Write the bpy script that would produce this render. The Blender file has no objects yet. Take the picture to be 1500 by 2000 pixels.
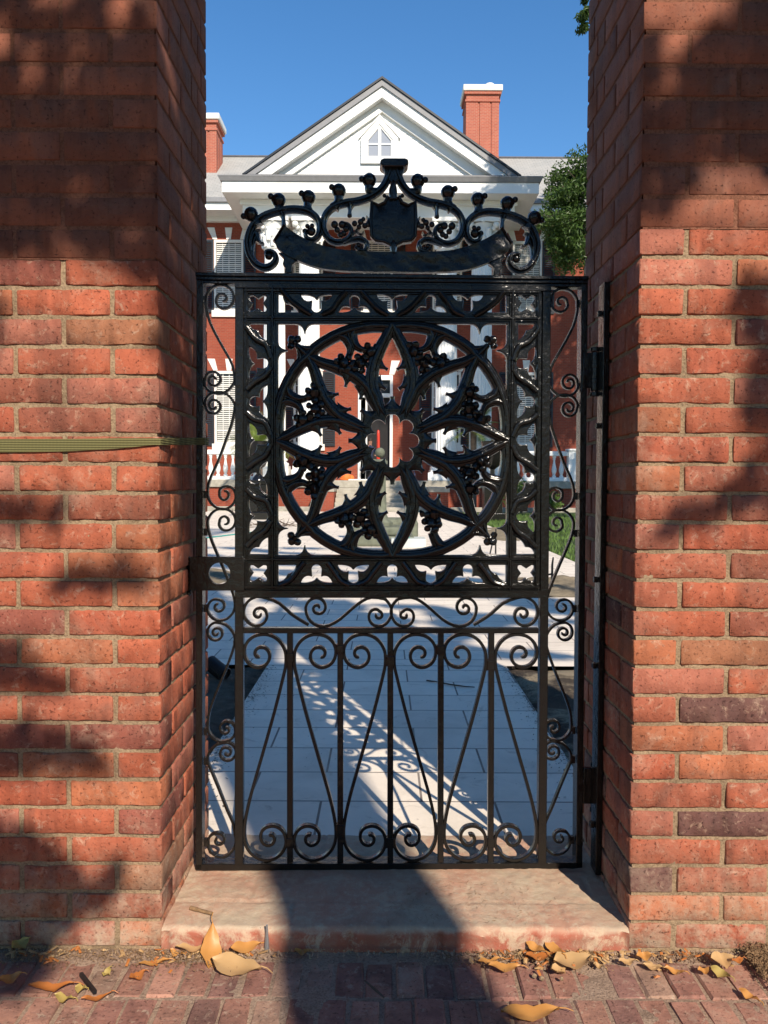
import bpy, bmesh, math, random
from mathutils import Vector, Matrix, noise
random.seed(7)
PI = math.pi
sc = bpy.context.scene
COL = sc.collection
R = math.radians
# ------------------------------------------------------------------ camera model
CAM = Vector((0, 0, 1.2)); F = 1560.0
PITCH = R(2.17); ROLL = R(0.27)
CR = Matrix.Rotation(R(90) - PITCH, 3, 'X') @ Matrix.Rotation(ROLL, 3, 'Z')
def unray(px, py):
    return CR @ Vector(((px - 750) / F, (1000 - py) / F, -1.0))
def atY(px, py, Y):
    d = unray(px, py); return CAM + d * (Y / d.y)
def atZ(px, py, z):
    d = unray(px, py); return CAM + d * ((z - CAM.z) / d.z)
def proj(p):
    q = CR.transposed() @ (Vector(p) - CAM)
    return 750 + F * q.x / -q.z, 1000 - F * q.y / -q.z
cam = bpy.data.cameras.new('camera'); co = bpy.data.objects.new('camera', cam); COL.objects.link(co)
co.matrix_world = Matrix.Translation(CAM) @ CR.to_4x4()
cam.sensor_fit = 'VERTICAL'; cam.sensor_height = 24; cam.lens = 24 * F / 2000
cam.clip_start = .05; cam.clip_end = 2000
sc.camera = co
sc.render.resolution_x = 768; sc.render.resolution_y = 1024
# ------------------------------------------------------------------ light
SA, SE = R(20.3), R(35.5)
SUN = Vector((math.sin(SA) * math.cos(SE), -math.cos(SA) * math.cos(SE), math.sin(SE)))
TX = math.tan(SA)                     # dX per dY of a sun ray
KK = math.cos(SA) / math.tan(SE)      # dY per unit of height
w = bpy.data.worlds.new('World'); sc.world = w; w.use_nodes = True
nt = w.node_tree; bg = nt.nodes['Background']
sky = nt.nodes.new('ShaderNodeTexSky'); sky.sky_type = 'NISHITA'; sky.sun_disc = False
sky.sun_elevation = SE; sky.sun_rotation = math.atan2(SUN.x, SUN.y)
sky.air_density = 1.0; sky.dust_density = 0.0; sky.ozone_density = 1.6; sky.altitude = 0
hs_ = nt.nodes.new('ShaderNodeHueSaturation'); hs_.inputs['Saturation'].default_value = 1.3; hs_.inputs['Hue'].default_value = .502
nt.links.new(sky.outputs[0], hs_.inputs['Color']); nt.links.new(hs_.outputs[0], bg.inputs[0]); bg.inputs[1].default_value = .13
sl = bpy.data.lights.new('sun', 'SUN'); sl.energy = 5.0; sl.angle = R(.53); sl.color = (1, .89, .75)
so = bpy.data.objects.new('sun', sl); COL.objects.link(so); so.rotation_mode = 'QUATERNION'
so.rotation_quaternion = SUN.to_track_quat('Z', 'Y'); so.location = SUN * 60
sc.view_settings.view_transform = 'Standard'; sc.view_settings.look = 'None'
sc.view_settings.exposure = 0.45; sc.view_settings.gamma = 1
# ------------------------------------------------------------------ material helpers
class NT:
    def __init__(s, name):
        s.m = bpy.data.materials.new(name); s.m.use_nodes = True
        s.t = s.m.node_tree; s.b = s.t.nodes['Principled BSDF']
    def n(s, typ, **kw):
        nd = s.t.nodes.new(typ)
        for k, v in kw.items():
            if k.startswith('i_'):
                nd.inputs[int(k[2:]) if k[2:].isdigit() else k[2:].replace('_', ' ')].default_value = v
            else: setattr(nd, k, v)
        return nd
    def l(s, a, b): s.t.links.new(a, b)
    def coord(s): return s.n('ShaderNodeTexCoord').outputs['Object']
    def noise(s, scale, detail=6, rough=.6, vec=None, dist=0):
        nd = s.n('ShaderNodeTexNoise'); nd.inputs['Scale'].default_value = scale
        nd.inputs['Detail'].default_value = detail; nd.inputs['Roughness'].default_value = rough
        nd.inputs['Distortion'].default_value = dist
        s.l(vec or s.coord(), nd.inputs['Vector']); return nd.outputs['Fac']
    def ramp(s, fac, stops):
        nd = s.n('ShaderNodeValToRGB'); e = nd.color_ramp.elements
        while len(e) < len(stops): e.new(.5)
        for q, (p, c) in zip(e, stops):
            q.position = p; q.color = (c, c, c, 1) if isinstance(c, (int, float)) else (*c, 1)
        s.l(fac, nd.inputs[0]); return nd.outputs[0]
    def mix(s, fac, a, b, mode='MIX'):
        nd = s.n('ShaderNodeMix', data_type='RGBA', blend_type=mode)
        for sock, v in ((nd.inputs[0], fac), (nd.inputs[6], a), (nd.inputs[7], b)):
            if isinstance(v, (int, float)): sock.default_value = v
            elif isinstance(v, (tuple, list)): sock.default_value = (*v, 1)
            else: s.l(v, sock)
        return nd.outputs[2]
    def bump(s, h, strength=.3, dist=.01, prev=None):
        nd = s.n('ShaderNodeBump'); nd.inputs['Strength'].default_value = strength
        nd.inputs['Distance'].default_value = dist; s.l(h, nd.inputs['Height'])
        if prev: s.l(prev, nd.inputs['Normal'])
        return nd.outputs[0]
    def out(s, col=None, rough=.6, nrm=None, spec=.5, metal=0):
        if col is not None:
            if isinstance(col, (tuple, list)): s.b.inputs['Base Color'].default_value = (*col, 1)
            else: s.l(col, s.b.inputs['Base Color'])
        if isinstance(rough, (int, float)): s.b.inputs['Roughness'].default_value = rough
        else: s.l(rough, s.b.inputs['Roughness'])
        if nrm: s.l(nrm, s.b.inputs['Normal'])
        s.b.inputs['Specular IOR Level'].default_value = spec; s.b.inputs['Metallic'].default_value = metal
        return s.m
def simple(name, col, rough=.6, var=.25, scale=6, bump=.15, bd=.003, bscale=60, spec=.4, metal=0):
    m = NT(name); f = m.noise(scale)
    c = m.mix(m.ramp(f, [(.3, 0.0), (.75, 1.0)]), tuple(x * (1 - var) for x in col), tuple(min(1, x * (1 + var)) for x in col))
    return m.out(c, rough, m.bump(m.noise(bscale), bump, bd), spec, metal)
M = {}
# glossy black gate paint
m = NT('black_enamel')
n1 = m.noise(46, 4, .55); n2 = m.noise(260, 3, .6)
b = m.bump(n1, .45, .005); b = m.bump(n2, .45, .0012, b)
M['iron'] = m.out(m.mix(m.noise(14), (.005, .0048, .0045), (.009, .0083, .0075)), m.ramp(m.noise(60), [(.3, .09), (.75, .24)]), b, .5)
m = NT('black_enamel_rough')
n1 = m.noise(24, 5, .6, dist=1.2); n2 = m.noise(140, 4, .6)
b = m.bump(n1, .38, .006); b = m.bump(n2, .35, .0012, b)
M['iron_rough'] = m.out((.006, .006, .0065), m.ramp(m.noise(60), [(.3, .16), (.75, .32)]), b, .45)
# bricks: colour attribute carries each brick's own fired colour
def brickmat(name, stain, stain_amt, bs, dust):
    m = NT(name); at = m.n('ShaderNodeAttribute', attribute_name='Col')
    c = at.outputs['Color']
    v = m.noise(9, 8, .7); c = m.mix(m.ramp(v, [(.35, 0.), (.75, .8)]), c, m.mix(1., c, (.55, .50, .52), 'MULTIPLY'))
    v2 = m.noise(5.5, 6, .65, dist=.8); c = m.mix(m.ramp(v2, [(.52, 0.), (.70, .45)]), c, (.20, .115, .085))
    v3 = m.noise(17, 7, .7); c = m.mix(m.ramp(v3, [(.5, 0.), (.75, .4)]), c, m.mix(1., c, (1.35, 1.25, 1.1), 'MULTIPLY'))
    mp = m.n('ShaderNodeMapping'); mp.inputs['Scale'].default_value = (13, 13, 1.6); m.l(m.coord(), mp.inputs[0])
    v4 = m.noise(1.0, 4, .6, vec=mp.outputs[0]); c = m.mix(m.ramp(v4, [(.50, 0.), (.60, .5)]), c, m.mix(1., c, (.50, .52, .55), 'MULTIPLY'))
    v5 = m.noise(3.2, 5, .6); c = m.mix(m.ramp(v5, [(.52, 0.), (.68, .35)]), c, (.06, .04, .035))
    f = m.noise(34, 8, .75, dist=.6); c = m.mix(m.ramp(f, [(.55, 0.), (.68, stain_amt)]), c, stain)
    f2 = m.noise(4.2, 8, .75, dist=.4); c = m.mix(m.ramp(f2, [(.56, 0.), (.70, stain_amt*.7)]), c, stain)
    g = m.noise(300, 3, .5); c = m.mix(m.ramp(g, [(.66, 0.), (.72, .75)]), c, (.05, .03, .025))
    z = m.n('ShaderNodeSeparateXYZ'); m.l(m.coord(), z.inputs[0])
    mz = m.n('ShaderNodeMapRange'); mz.inputs[1].default_value = .30; mz.inputs[2].default_value = -.02; m.l(z.outputs[2], mz.inputs[0])
    mul = m.n('ShaderNodeMath', operation='MULTIPLY'); m.l(mz.outputs[0], mul.inputs[0]); m.l(m.ramp(m.noise(16, 7, .7), [(.4, 0.), (.6, 1.)]), mul.inputs[1])
    mul2 = m.n('ShaderNodeMath', operation='MULTIPLY'); m.l(mul.outputs[0], mul2.inputs[0]); mul2.inputs[1].default_value = dust
    c = m.mix(mul2.outputs[0], c, (.40, .31, .22))
    pit = m.ramp(m.noise(110, 5, .7), [(.34, 0.), (.42, 1.)]); c = m.mix(pit, m.mix(1., c, (.45, .42, .42), 'MULTIPLY'), c)
    nb = m.bump(m.noise(60, 8, .7), bs*1.5, .005); nb = m.bump(pit, .6, .003, nb); nb = m.bump(m.noise(380, 3, .6), bs, .0015, nb)
    return m.out(c, .82, nb, .25)
M['brick_old'] = brickmat('old_red_brick', (.45, .31, .22), .62, .45, .9)
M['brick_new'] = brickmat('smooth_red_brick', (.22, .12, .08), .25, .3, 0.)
def mortarmat(name, a, bcol):
    m = NT(name); c = m.mix(m.noise(26, 8, .7), a, bcol)
    c = m.mix(m.ramp(m.noise(170, 4, .6), [(.45, 0.), (.7, .7)]), c, tuple(x * .45 for x in a))
    c = m.mix(m.ramp(m.noise(6, 7, .7), [(.48, 0.), (.68, .6)]), c, tuple(x * .33 for x in a))
    return m.out(c, .95, m.bump(m.noise(150, 6, .7), .9, .006), .1)
M['mortar_old'] = mortarmat('sandy_mortar', (.28, .19, .115), (.42, .31, .20))
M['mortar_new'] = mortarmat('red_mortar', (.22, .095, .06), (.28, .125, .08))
M['white'] = simple('white_paint', (.80, .80, .77), .45, .04, 3, .05)
M['white_old'] = simple('white_trim', (.74, .72, .66), .5, .08, 5, .1)
M['stone'] = simple('grey_stone', (.36, .33, .27), .85, .25, 5, .4, .01, 30, .2)
M['stone_green'] = simple('weathered_green_stone', (.14, .15, .11), .85, .3, 8, .4, .01, 30, .2)
M['slate'] = None
m = NT('grey_slates'); br = m.n('ShaderNodeTexBrick'); mp = m.n('ShaderNodeMapping'); m.l(m.n('ShaderNodeTexCoord').outputs['UV'], mp.inputs[0]); m.l(mp.outputs[0], br.inputs['Vector'])
br.inputs['Scale'].default_value = 1; br.inputs['Brick Width'].default_value = .3; br.inputs['Row Height'].default_value = .19; br.inputs['Mortar Size'].default_value = .012
br.inputs['Color1'].default_value = (.34, .34, .32, 1); br.inputs['Color2'].default_value = (.25, .26, .25, 1); br.inputs['Mortar'].default_value = (.08, .08, .08, 1)
M['slate'] = m.out(m.mix(m.noise(1.1), br.outputs[0], (.42, .40, .36)), .7, m.bump(br.outputs['Fac'], -.4, .02), .3)
def wallbrick(name, c1, c2, mo, sx=.215, sy=.075):
    m = NT(name); br = m.n('ShaderNodeTexBrick'); m.l(m.n('ShaderNodeTexCoord').outputs['UV'], br.inputs['Vector'])
    br.inputs['Scale'].default_value = 1; br.inputs['Brick Width'].default_value = sx; br.inputs['Row Height'].default_value = sy; br.inputs['Mortar Size'].default_value = .008
    br.inputs['Color1'].default_value = (*c1, 1); br.inputs['Color2'].default_value = (*c2, 1); br.inputs['Mortar'].default_value = (*mo, 1)
    c = m.mix(m.ramp(m.noise(1.5, 8), [(.35, 0.), (.8, .5)]), br.outputs[0], tuple(x * .7 for x in c1))
    return m.out(c, .85, m.bump(br.outputs['Fac'], -.5, .01), .2)
M['house_brick'] = wallbrick('house_red_brick', (.31, .066, .036), (.24, .048, .028), (.25, .12, .08))
M['chimney_brick'] = wallbrick('chimney_brick', (.42, .12, .075), (.34, .09, .06), (.42, .24, .17))
M['shutter'] = simple('dark_shutter_paint', (.018, .022, .028), .4, .1)
M['glass'] = NT('window_glass').out((.03, .035, .04), .08, None, .6)
M['glass_gable'] = NT('pale_attic_glass').out((.30, .32, .36), .12, None, .6)
M['dark'] = simple('dark_interior', (.012, .011, .012), .8)
m = NT('window_blinds'); wv = m.n('ShaderNodeTexWave', bands_direction='Z'); wv.inputs['Scale'].default_value = 4.5; m.l(m.coord(), wv.inputs[0])
M['blinds'] = m.out(m.ramp(wv.outputs['Fac'], [(.35, .04), (.6, .40)]), .3, None, .5)
M['gutter'] = simple('lead_flashing', (.10, .10, .11), .5, .2)
M['rakegrey'] = simple('grey_moulding_paint', (.22, .22, .225), .5, .1)  # plain mid grey paint for the rake moulding and gutters
# stone slabs of the walk
m = NT('limestone_slabs'); tc = m.n('ShaderNodeTexCoord'); br = m.n('ShaderNodeTexBrick')
mp = m.n('ShaderNodeMapping'); mp.inputs['Location'].default_value = (.22, .035, 0); m.l(tc.outputs['Object'], mp.inputs[0]); m.l(mp.outputs[0], br.inputs['Vector'])
br.offset = .42; br.inputs['Scale'].default_value = 1; br.inputs['Brick Width'].default_value = .62; br.inputs['Row Height'].default_value = .285; br.inputs['Mortar Size'].default_value = .0048; br.inputs['Mortar Smooth'].default_value = .2
br.inputs['Color1'].default_value = (.84, .74, .61, 1); br.inputs['Color2'].default_value = (.74, .65, .54, 1); br.inputs['Mortar'].default_value = (.16, .13, .11, 1)
c = m.mix(m.ramp(m.noise(2.2, 8, .7, dist=.5), [(.45, 0.), (.72, .6)]), br.outputs[0], (.52, .45, .36)); c = m.mix(m.ramp(m.noise(6.5, 8, .75, dist=1.5), [(.56, 0.), (.68, .5)]), c, (.36, .29, .22))
c = m.mix(m.ramp(m.noise(22, 8, .8, dist=1.5), [(.66, 0.), (.72, .6)]), c, (.12, .09, .07))
c = m.mix(m.ramp(m.noise(75, 5, .8, dist=1), [(.70, 0.), (.74, .8)]), c, (.07, .05, .04))
M['slabs'] = m.out(c, .7, m.bump(m.noise(60, 6), .25, .004, m.bump(br.outputs['Fac'], -.5, .004)), .3)
M['paver'] = brickmat('brick_paver', (.44, .34, .25), .85, .5, 0.)

M['pavesand'] = mortarmat('paving_sand', (.33, .22, .155), (.46, .34, .25))
m = NT('red_painted_threshold'); c = m.mix(m.ramp(m.noise(4, 8, .7), [(.38, 0.), (.58, .95)]), (.45, .25, .17), (.45, .35, .25))
c = m.mix(m.ramp(m.noise(60, 6, .8), [(.52, 0.), (.66, .7)]), c, (.54, .45, .33))
c = m.mix(m.ramp(m.noise(120, 4, .8), [(.64, 0.), (.70, .8)]), c, (.10, .07, .05))
gn = m.n('ShaderNodeNewGeometry'); sx = m.n('ShaderNodeSeparateXYZ'); m.l(gn.outputs['Normal'], sx.inputs[0]); cf = m.mix(m.ramp(m.noise(9, 8, .75), [(.45, 0.), (.65, .8)]), (.34, .11, .07), (.30, .20, .14)); c = m.mix(m.ramp(sx.outputs[2], [(.35, 0.), (.8, 1.)]), cf, c)
c = m.mix(m.ramp(m.noise(2.3, 6, .7, dist=.7), [(.52, 0.), (.66, .5)]), c, (.20, .12, .08)); c = m.mix(m.ramp(m.noise(11, 9, .8, dist=.5), [(.50, 0.), (.60, .7)]), c, (.50, .40, .28))
M['threshold'] = m.out(c, .85, m.bump(m.noise(45, 8, .7), .5, .006, m.bump(m.noise(260, 4), .5, .002)), .2)
M['soil'] = simple('dark_soil', (.115, .088, .064), .95, .5, 14, .9, .02, 60, .1)
M['dirt'] = simple('pale_sandy_dirt', (.26, .21, .14), .95, .35, 8, .9, .02, 60, .1)
m = NT('patchy_sand_and_soil'); c = m.mix(m.ramp(m.noise(2.6, 7, .65, dist=.6), [(.47, 0.), (.56, 1.)]), (.07, .055, .042), (.30, .24, .16)); c = m.mix(m.ramp(m.noise(60, 6, .8), [(.55, 0.), (.7, .7)]), c, (.05, .04, .03))
M['dirtmix'] = m.out(c, .95, m.bump(m.noise(50, 8, .7), .9, .02), .1)
M['asphalt'] = simple('asphalt', (.05, .05, .05), .9, .2, 20, .5, .005, 200, .2)
M['grassbase'] = simple('grass_ground', (.035, .055, .015), .9, .4, 12)
M['grass'] = simple('grass_blade', (.08, .14, .025), .7, .3, 4)
M['strap'] = None
m = NT('olive_webbing'); wv = m.n('ShaderNodeTexWave', bands_direction='Z'); wv.inputs['Scale'].default_value = 52; m.l(m.coord(), wv.inputs[0])
wx = m.n('ShaderNodeTexWave', bands_direction='X'); wx.inputs['Scale'].default_value = 90; m.l(m.coord(), wx.inputs[0])
c = m.mix(m.ramp(wv.outputs['Fac'], [(.1, 0.), (.5, 1.)]), (.09, .085, .034), (.18, .165, .068)); c = m.mix(.35, c, m.mix(1., c, wx.outputs[0], 'MULTIPLY'))
M['strap'] = m.out(c, .85, m.bump(wv.outputs['Fac'], .6, .002), .2)
def leafmat(name, a, bcol, tr=.25):
    m = NT(name); oi = m.n('ShaderNodeObjectInfo'); c = m.mix(m.noise(9, 4), a, bcol)
    m.out(c, .45, m.bump(m.noise(50), .2, .002), .4)
    tl = m.n('ShaderNodeBsdfTranslucent'); m.l(c, tl.inputs[0]); mx = m.n('ShaderNodeMixShader'); mx.inputs[0].default_value = tr
    m.l(m.b.outputs[0], mx.inputs[1]); m.l(tl.outputs[0], mx.inputs[2]); m.l(mx.outputs[0], m.t.nodes['Material Output'].inputs[0])
    return m.m
M['leaf_brown'] = leafmat('dry_leaf_ochre', (.42, .17, .035), (.55, .29, .09), .1)
M['leaf_rust'] = leafmat('dry_leaf_rust', (.36, .10, .02), (.48, .19, .05), .1)
M['leaf_tan'] = leafmat('dry_leaf_tan', (.55, .36, .17), (.42, .24, .10), .1)
M['leaf_yellow'] = leafmat('yellow_leaf', (.36, .27, .06), (.45, .32, .12), .15)
M['leaf_green'] = leafmat('oak_leaf_green', (.045, .085, .015), (.085, .15, .03), .3)
M['leaf_mag'] = leafmat('magnolia_leaf', (.03, .06, .012), (.05, .09, .02), .05)
M['palm'] = leafmat('palm_leaf', (.13, .20, .03), (.20, .26, .05), .3)
M['shrub'] = leafmat('shrub_leaf', (.06, .12, .02), (.13, .21, .04), .3)
M['bark'] = simple('bark', (.12, .09, .07), .9, .35, 10, .9, .03, 25, .15)
M['straw'] = simple('leaf_litter', (.20, .12, .06), .9, .5, 60)
M['straw_pale'] = simple('pale_litter', (.42, .30, .17), .9, .4, 60)
M['pipe'] = simple('black_plastic', (.012, .012, .014), .4, .1)
M['redplastic'] = simple('red_plastic', (.55, .04, .02), .4, .1)
M['orange'] = simple('orange_cloth', (.75, .16, .03), .7, .15)
M['navy'] = simple('navy_cloth', (.02, .03, .07), .85, .2)
M['skin'] = simple('skin', (.35, .19, .13), .6, .08)
M['hair'] = simple('dark_hair', (.02, .014, .01), .6, .2)
M['teal'] = simple('teal_plastic', (.03, .30, .26), .4, .1)
M['tile_pale'] = simple('pale_stone_block', (.52, .54, .50), .7, .1)
M['metal_grey'] = simple('galvanised_metal', (.35, .35, .36), .4, .1, metal=.7)
# ------------------------------------------------------------------ mesh helpers
class MB:
    def __init__(s): s.v = []; s.f = []; s.mi = []; s.c = []; s.uv = {}
    def add(s, vs, fs, mi=0, col=None):
        o = len(s.v); s.v += [tuple(v) for v in vs]
        for f in fs: s.f.append(tuple(i + o for i in f)); s.mi.append(mi); s.c.append(col)
    def box(s, a, b, mi=0, col=None):
        x0, y0, z0 = (min(p, q) for p, q in zip(a, b)); x1, y1, z1 = (max(p, q) for p, q in zip(a, b))
        s.add([(x0,y0,z0),(x1,y0,z0),(x1,y1,z0),(x0,y1,z0),(x0,y0,z1),(x1,y0,z1),(x1,y1,z1),(x0,y1,z1)],
              [(0,3,2,1),(4,5,6,7),(0,1,5,4),(1,2,6,5),(2,3,7,6),(3,0,4,7)], mi, col)
    def prism(s, poly, y0, y1, mi=0, col=None):      # poly in (x,z), extruded along y
        n = len(poly); vs = [(x, y0, z) for x, z in poly] + [(x, y1, z) for x, z in poly]
        fs = [tuple(range(n)), tuple(range(2*n-1, n-1, -1))] + [(i, i+n, (i+1) % n + n, (i+1) % n) for i in range(n)]
        s.add(vs, fs, mi, col)
    def tube(s, pts, r, n=8, mi=0, caps=True):
        pts = [Vector(p) for p in pts]; rs = r if isinstance(r, (list, tuple)) else [r] * len(pts)
        rings = []; prev = None
        for i, p in enumerate(pts):
            t = (pts[min(i+1, len(pts)-1)] - pts[max(i-1, 0)])
            t = t.normalized() if t.length > 1e-9 else Vector((0, 0, 1))
            if prev is None:
                u = t.orthogonal().normalized()
            else:
                u = prev - t * prev.dot(t); u = u.normalized() if u.length > 1e-6 else t.orthogonal().normalized()
            prev = u; v = t.cross(u)
            rings.append([p + (u * math.cos(2*PI*k/n) + v * math.sin(2*PI*k/n)) * rs[i] for k in range(n)])
        vs = [q for g in rings for q in g]; fs = []
        for i in range(len(pts)-1):
            for k in range(n): fs.append((i*n+k, i*n+(k+1) % n, (i+1)*n+(k+1) % n, (i+1)*n+k))
        if caps: fs += [tuple(range(n-1, -1, -1)), tuple((len(pts)-1)*n+k for k in range(n))]
        s.add(vs, fs, mi)
    def lathe(s, prof, c=(0,0,0), n=24, mi=0, flute=0, fl_n=20):
        vs = []; fs = []
        for (r, z) in prof:
            for k in range(n):
                a = 2*PI*k/n; rr = r
                if flute: rr = r * (1 - flute * max(0, math.cos(a * fl_n)) )
                vs.append((c[0] + rr*math.cos(a), c[1] + rr*math.sin(a), c[2] + z))
        m_ = len(prof)
        for i in range(m_-1):
            for k in range(n): fs.append((i*n+k, i*n+(k+1) % n, (i+1)*n+(k+1) % n, (i+1)*n+k))
        fs += [tuple(range(n-1, -1, -1)), tuple((m_-1)*n+k for k in range(n))]
        s.add(vs, fs, mi)
    def ball(s, c, r, n=8, sy=1, mi=0, jit=0):
        vs = [(c[0], c[1], c[2]-r)]; fs = []; h = n // 2 + 1
        for i in range(1, h):
            a = PI * i / h
            for k in range(n):
                b = 2*PI*k/n; q = r * (1 + random.uniform(-jit, jit))
                vs.append((c[0] + q*math.sin(a)*math.cos(b), c[1] + q*sy*math.sin(a)*math.sin(b), c[2] - q*math.cos(a)))
        vs.append((c[0], c[1], c[2]+r)); L = len(vs)-1
        for k in range(n):
            fs.append((0, 1+(k+1) % n, 1+k)); fs.append((L, L-n+k, L-n+(k+1) % n))
        for i in range(h-2):
            for k in range(n):
                a = 1+i*n; fs.append((a+k, a+(k+1) % n, a+n+(k+1) % n, a+n+k))
        s.add(vs, fs, mi)
    def build(s, name, mats, parent=None, smooth=False, bevel=0, uvbox=False, angle=40, loc=None):
        me = bpy.data.meshes.new(name); me.from_pydata(s.v, [], s.f)
        if not isinstance(mats, (list, tuple)): mats = [mats]
        for q in mats: me.materials.append(q)
        me.polygons.foreach_set('material_index', s.mi)
        if any(c is not None for c in s.c):
            ca = me.color_attributes.new('Col', 'FLOAT_COLOR', 'CORNER')
            buf = []
            for p, c in zip(me.polygons, s.c):
                c = c or (.5, .5, .5); buf += [c[0], c[1], c[2], 1.0] * p.loop_total
            ca.data.foreach_set('color', buf)
        if uvbox:
            uv = me.uv_layers.new(name='UVMap')
            for p in me.polygons:
                nx, ny, nz = (abs(q) for q in p.normal)
                for li in p.loop_indices:
                    x, y, z = me.vertices[me.loops[li].vertex_index].co
                    if nz > .93: uv.data[li].uv = (x, y)
                    elif nz > .2: uv.data[li].uv = ((x, math.hypot(y, z)) if ny > nx else (y, math.hypot(x, z)))
                    elif nx > ny: uv.data[li].uv = (y, z)
                    else: uv.data[li].uv = (x, z)
        me.validate(); me.update()
        if smooth:
            me.polygons.foreach_set('use_smooth', [True] * len(me.polygons))
            try: me.set_sharp_from_angle(angle=R(angle))
            except Exception: pass
        o = bpy.data.objects.new(name, me); COL.objects.link(o)
        if parent: o.parent = parent
        if loc: o.location = loc
        if bevel:
            b = o.modifiers.new('bevel', 'BEVEL'); b.width = bevel; b.segments = 2; b.limit_method = 'ANGLE'
        return o
def thing(name, label, cat, loc=(0,0,0), rz=0, group=None):
    o = bpy.data.objects.new(name, None); COL.objects.link(o); o.location = loc; o.rotation_euler = (0, 0, rz)
    o.empty_display_size = .1
    return tag(o, label, cat, group)
def tag(o, label, cat, group=None):
    o['label'] = label; o['category'] = cat
    if group: o['group'] = group
    return o
def struct(o, kind='structure'): o['kind'] = kind; return o
def stuff(o, label=None, cat=None):
    o['kind'] = 'stuff'
    if label: o['label'] = label
    if cat: o['category'] = cat
    return o
def catmull(pts, seg=8):
    if len(pts) < 3: return [Vector(p) for p in pts]
    P = [Vector(p) for p in pts]; P = [P[0]*2-P[1]] + P + [P[-1]*2-P[-2]]; out = []
    for i in range(1, len(P)-2):
        for k in range(seg):
            t = k/seg; a, b, c, d = P[i-1:i+3]
            out.append(.5*((2*b) + (c-a)*t + (2*a-5*b+4*c-d)*t*t + (3*b-a-3*c+d)*t**3))
    out.append(P[-2]); return out
# ================================================================== THE GATE
GS = .0262; GE = Vector((1, GS, 0)).normalized(); GN = Vector((-GE.y, GE.x, 0))   # plane direction and normal (away from viewer)
G0 = Vector((0, 2.305, 0))
def Lw(px, py):
    d = unray(px, py); t = (G0 - CAM).dot(GN) / d.dot(GN); return CAM + d * t
_br = Lw(1133, 1697); UR = (_br - G0).dot(GE); ZB = _br.z
gate = thing('iron_gate', 'tall glossy black iron gate with pierced rosette panel and shield cresting between two brick piers', 'gate',
             G0 + GE * UR + Vector((0, 0, ZB)), math.atan2(GE.y, GE.x))
def L(px, py):
    p = Lw(px, py); return ((p - G0).dot(GE) - UR, p.z - ZB)
def Ls(pts): return [L(*p) for p in pts]
UC = L(766.3, 860)[0]
PX = abs(L(800, 860)[0] - L(700, 860)[0]) / 100      # metres per photo pixel on the gate
def mir(pts): return [(2*UC - p[0], p[1]) for p in pts]
def flatprof(D, b): return lambda h: [(-h, D), (-h, b), (-h+min(b, h*.6), 0), (h-min(b, h*.6), 0), (h, b), (h, D)]
def mouldprof(D): return lambda h: [(-h, D), (-h, .42*D), (-.86*h, .30*D), (-.60*h, .30*D), (-.48*h, .16*D), (-.22*h, 0), (.22*h, 0), (.48*h, .16*D), (.60*h, .30*D), (.86*h, .30*D), (h, .42*D), (h, D)]
def roundprof(D): return lambda h: [(-h*.8, D), (-h, .62*D), (-.93*h, .32*D), (-.6*h, .09*D), (0, 0), (.6*h, .09*D), (.93*h, .32*D), (h, .62*D), (.8*h, D)]
def sweep(mb, pts, hw, prof, y0=0, closed=False, seg=8, sm=True):
    """sweep a cross-section along an in-plane path; hw in metres (number or one per control point)"""
    hs = hw if isinstance(hw, (list, tuple)) else [hw] * len(pts)
    if sm and len(pts) > 2:
        c3 = catmull([(p[0], p[1], h) for p, h in zip(pts, hs)], seg)
    else: c3 = [Vector((p[0], p[1], h)) for p, h in zip(pts, hs)]
    n = len(c3); vs = []; m_ = 0
    for i, p in enumerate(c3):
        a = c3[max(i-1, 0)]; b = c3[min(i+1, n-1)]
        if closed: a = c3[(i-1) % n]; b = c3[(i+1) % n]
        tx, tz = b[0]-a[0], b[1]-a[1]; l = math.hypot(tx, tz) or 1; nx, nz = -tz/l, tx/l
        pr = prof(max(p[2], .0004)); m_ = len(pr)
        for q, d in pr: vs.append((p[0] + nx*q, y0 + d, p[1] + nz*q))
    fs = []
    for i in range(n if closed else n-1):
        j = (i+1) % n
        for k in range(m_): fs.append((i*m_+k, i*m_+(k+1) % m_, j*m_+(k+1) % m_, j*m_+k))
    if not closed: fs += [tuple(range(m_-1, -1, -1)), tuple((n-1)*m_+k for k in range(m_))]
    mb.add(vs, fs)
def spiral(cx, cy, a0, turn, radii, n=7):
    """photo-pixel spiral: a0 in degrees (0 = right, 90 = down on the photo), turn +1 clockwise on the photo, one radius per quarter turn"""
    out = []
    for i in range(len(radii)-1):
        for k in range(n):
            t = k/n; r = radii[i]*(1-t) + radii[i+1]*t; a = R(a0 + turn*90*(i+t))
            out.append((cx + r*math.cos(a), cy + r*math.sin(a)))
    a = R(a0 + turn*90*(len(radii)-1)); out.append((cx + radii[-1]*math.cos(a), cy + radii[-1]*math.sin(a)))
    return out
FL = flatprof(.018, .0012)
def wrought(mb, px, hw, y0=.008, D=.016, mirror=False):
    p = Ls(px)
    hs = [hw*PX]*len(p)
    for i in range(min(4, len(p))): hs[i] = hw*PX*(.55 + .11*i)      # hammered, tapering tips
    if mirror: p = mir(p)
    sweep(mb, p, hs, flatprof(D, .0015), y0, seg=2)
def gbuild(mb, name, par=gate, mat='iron', ang=38): return mb.build(name, M[mat], par, smooth=True, angle=ang)
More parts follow.
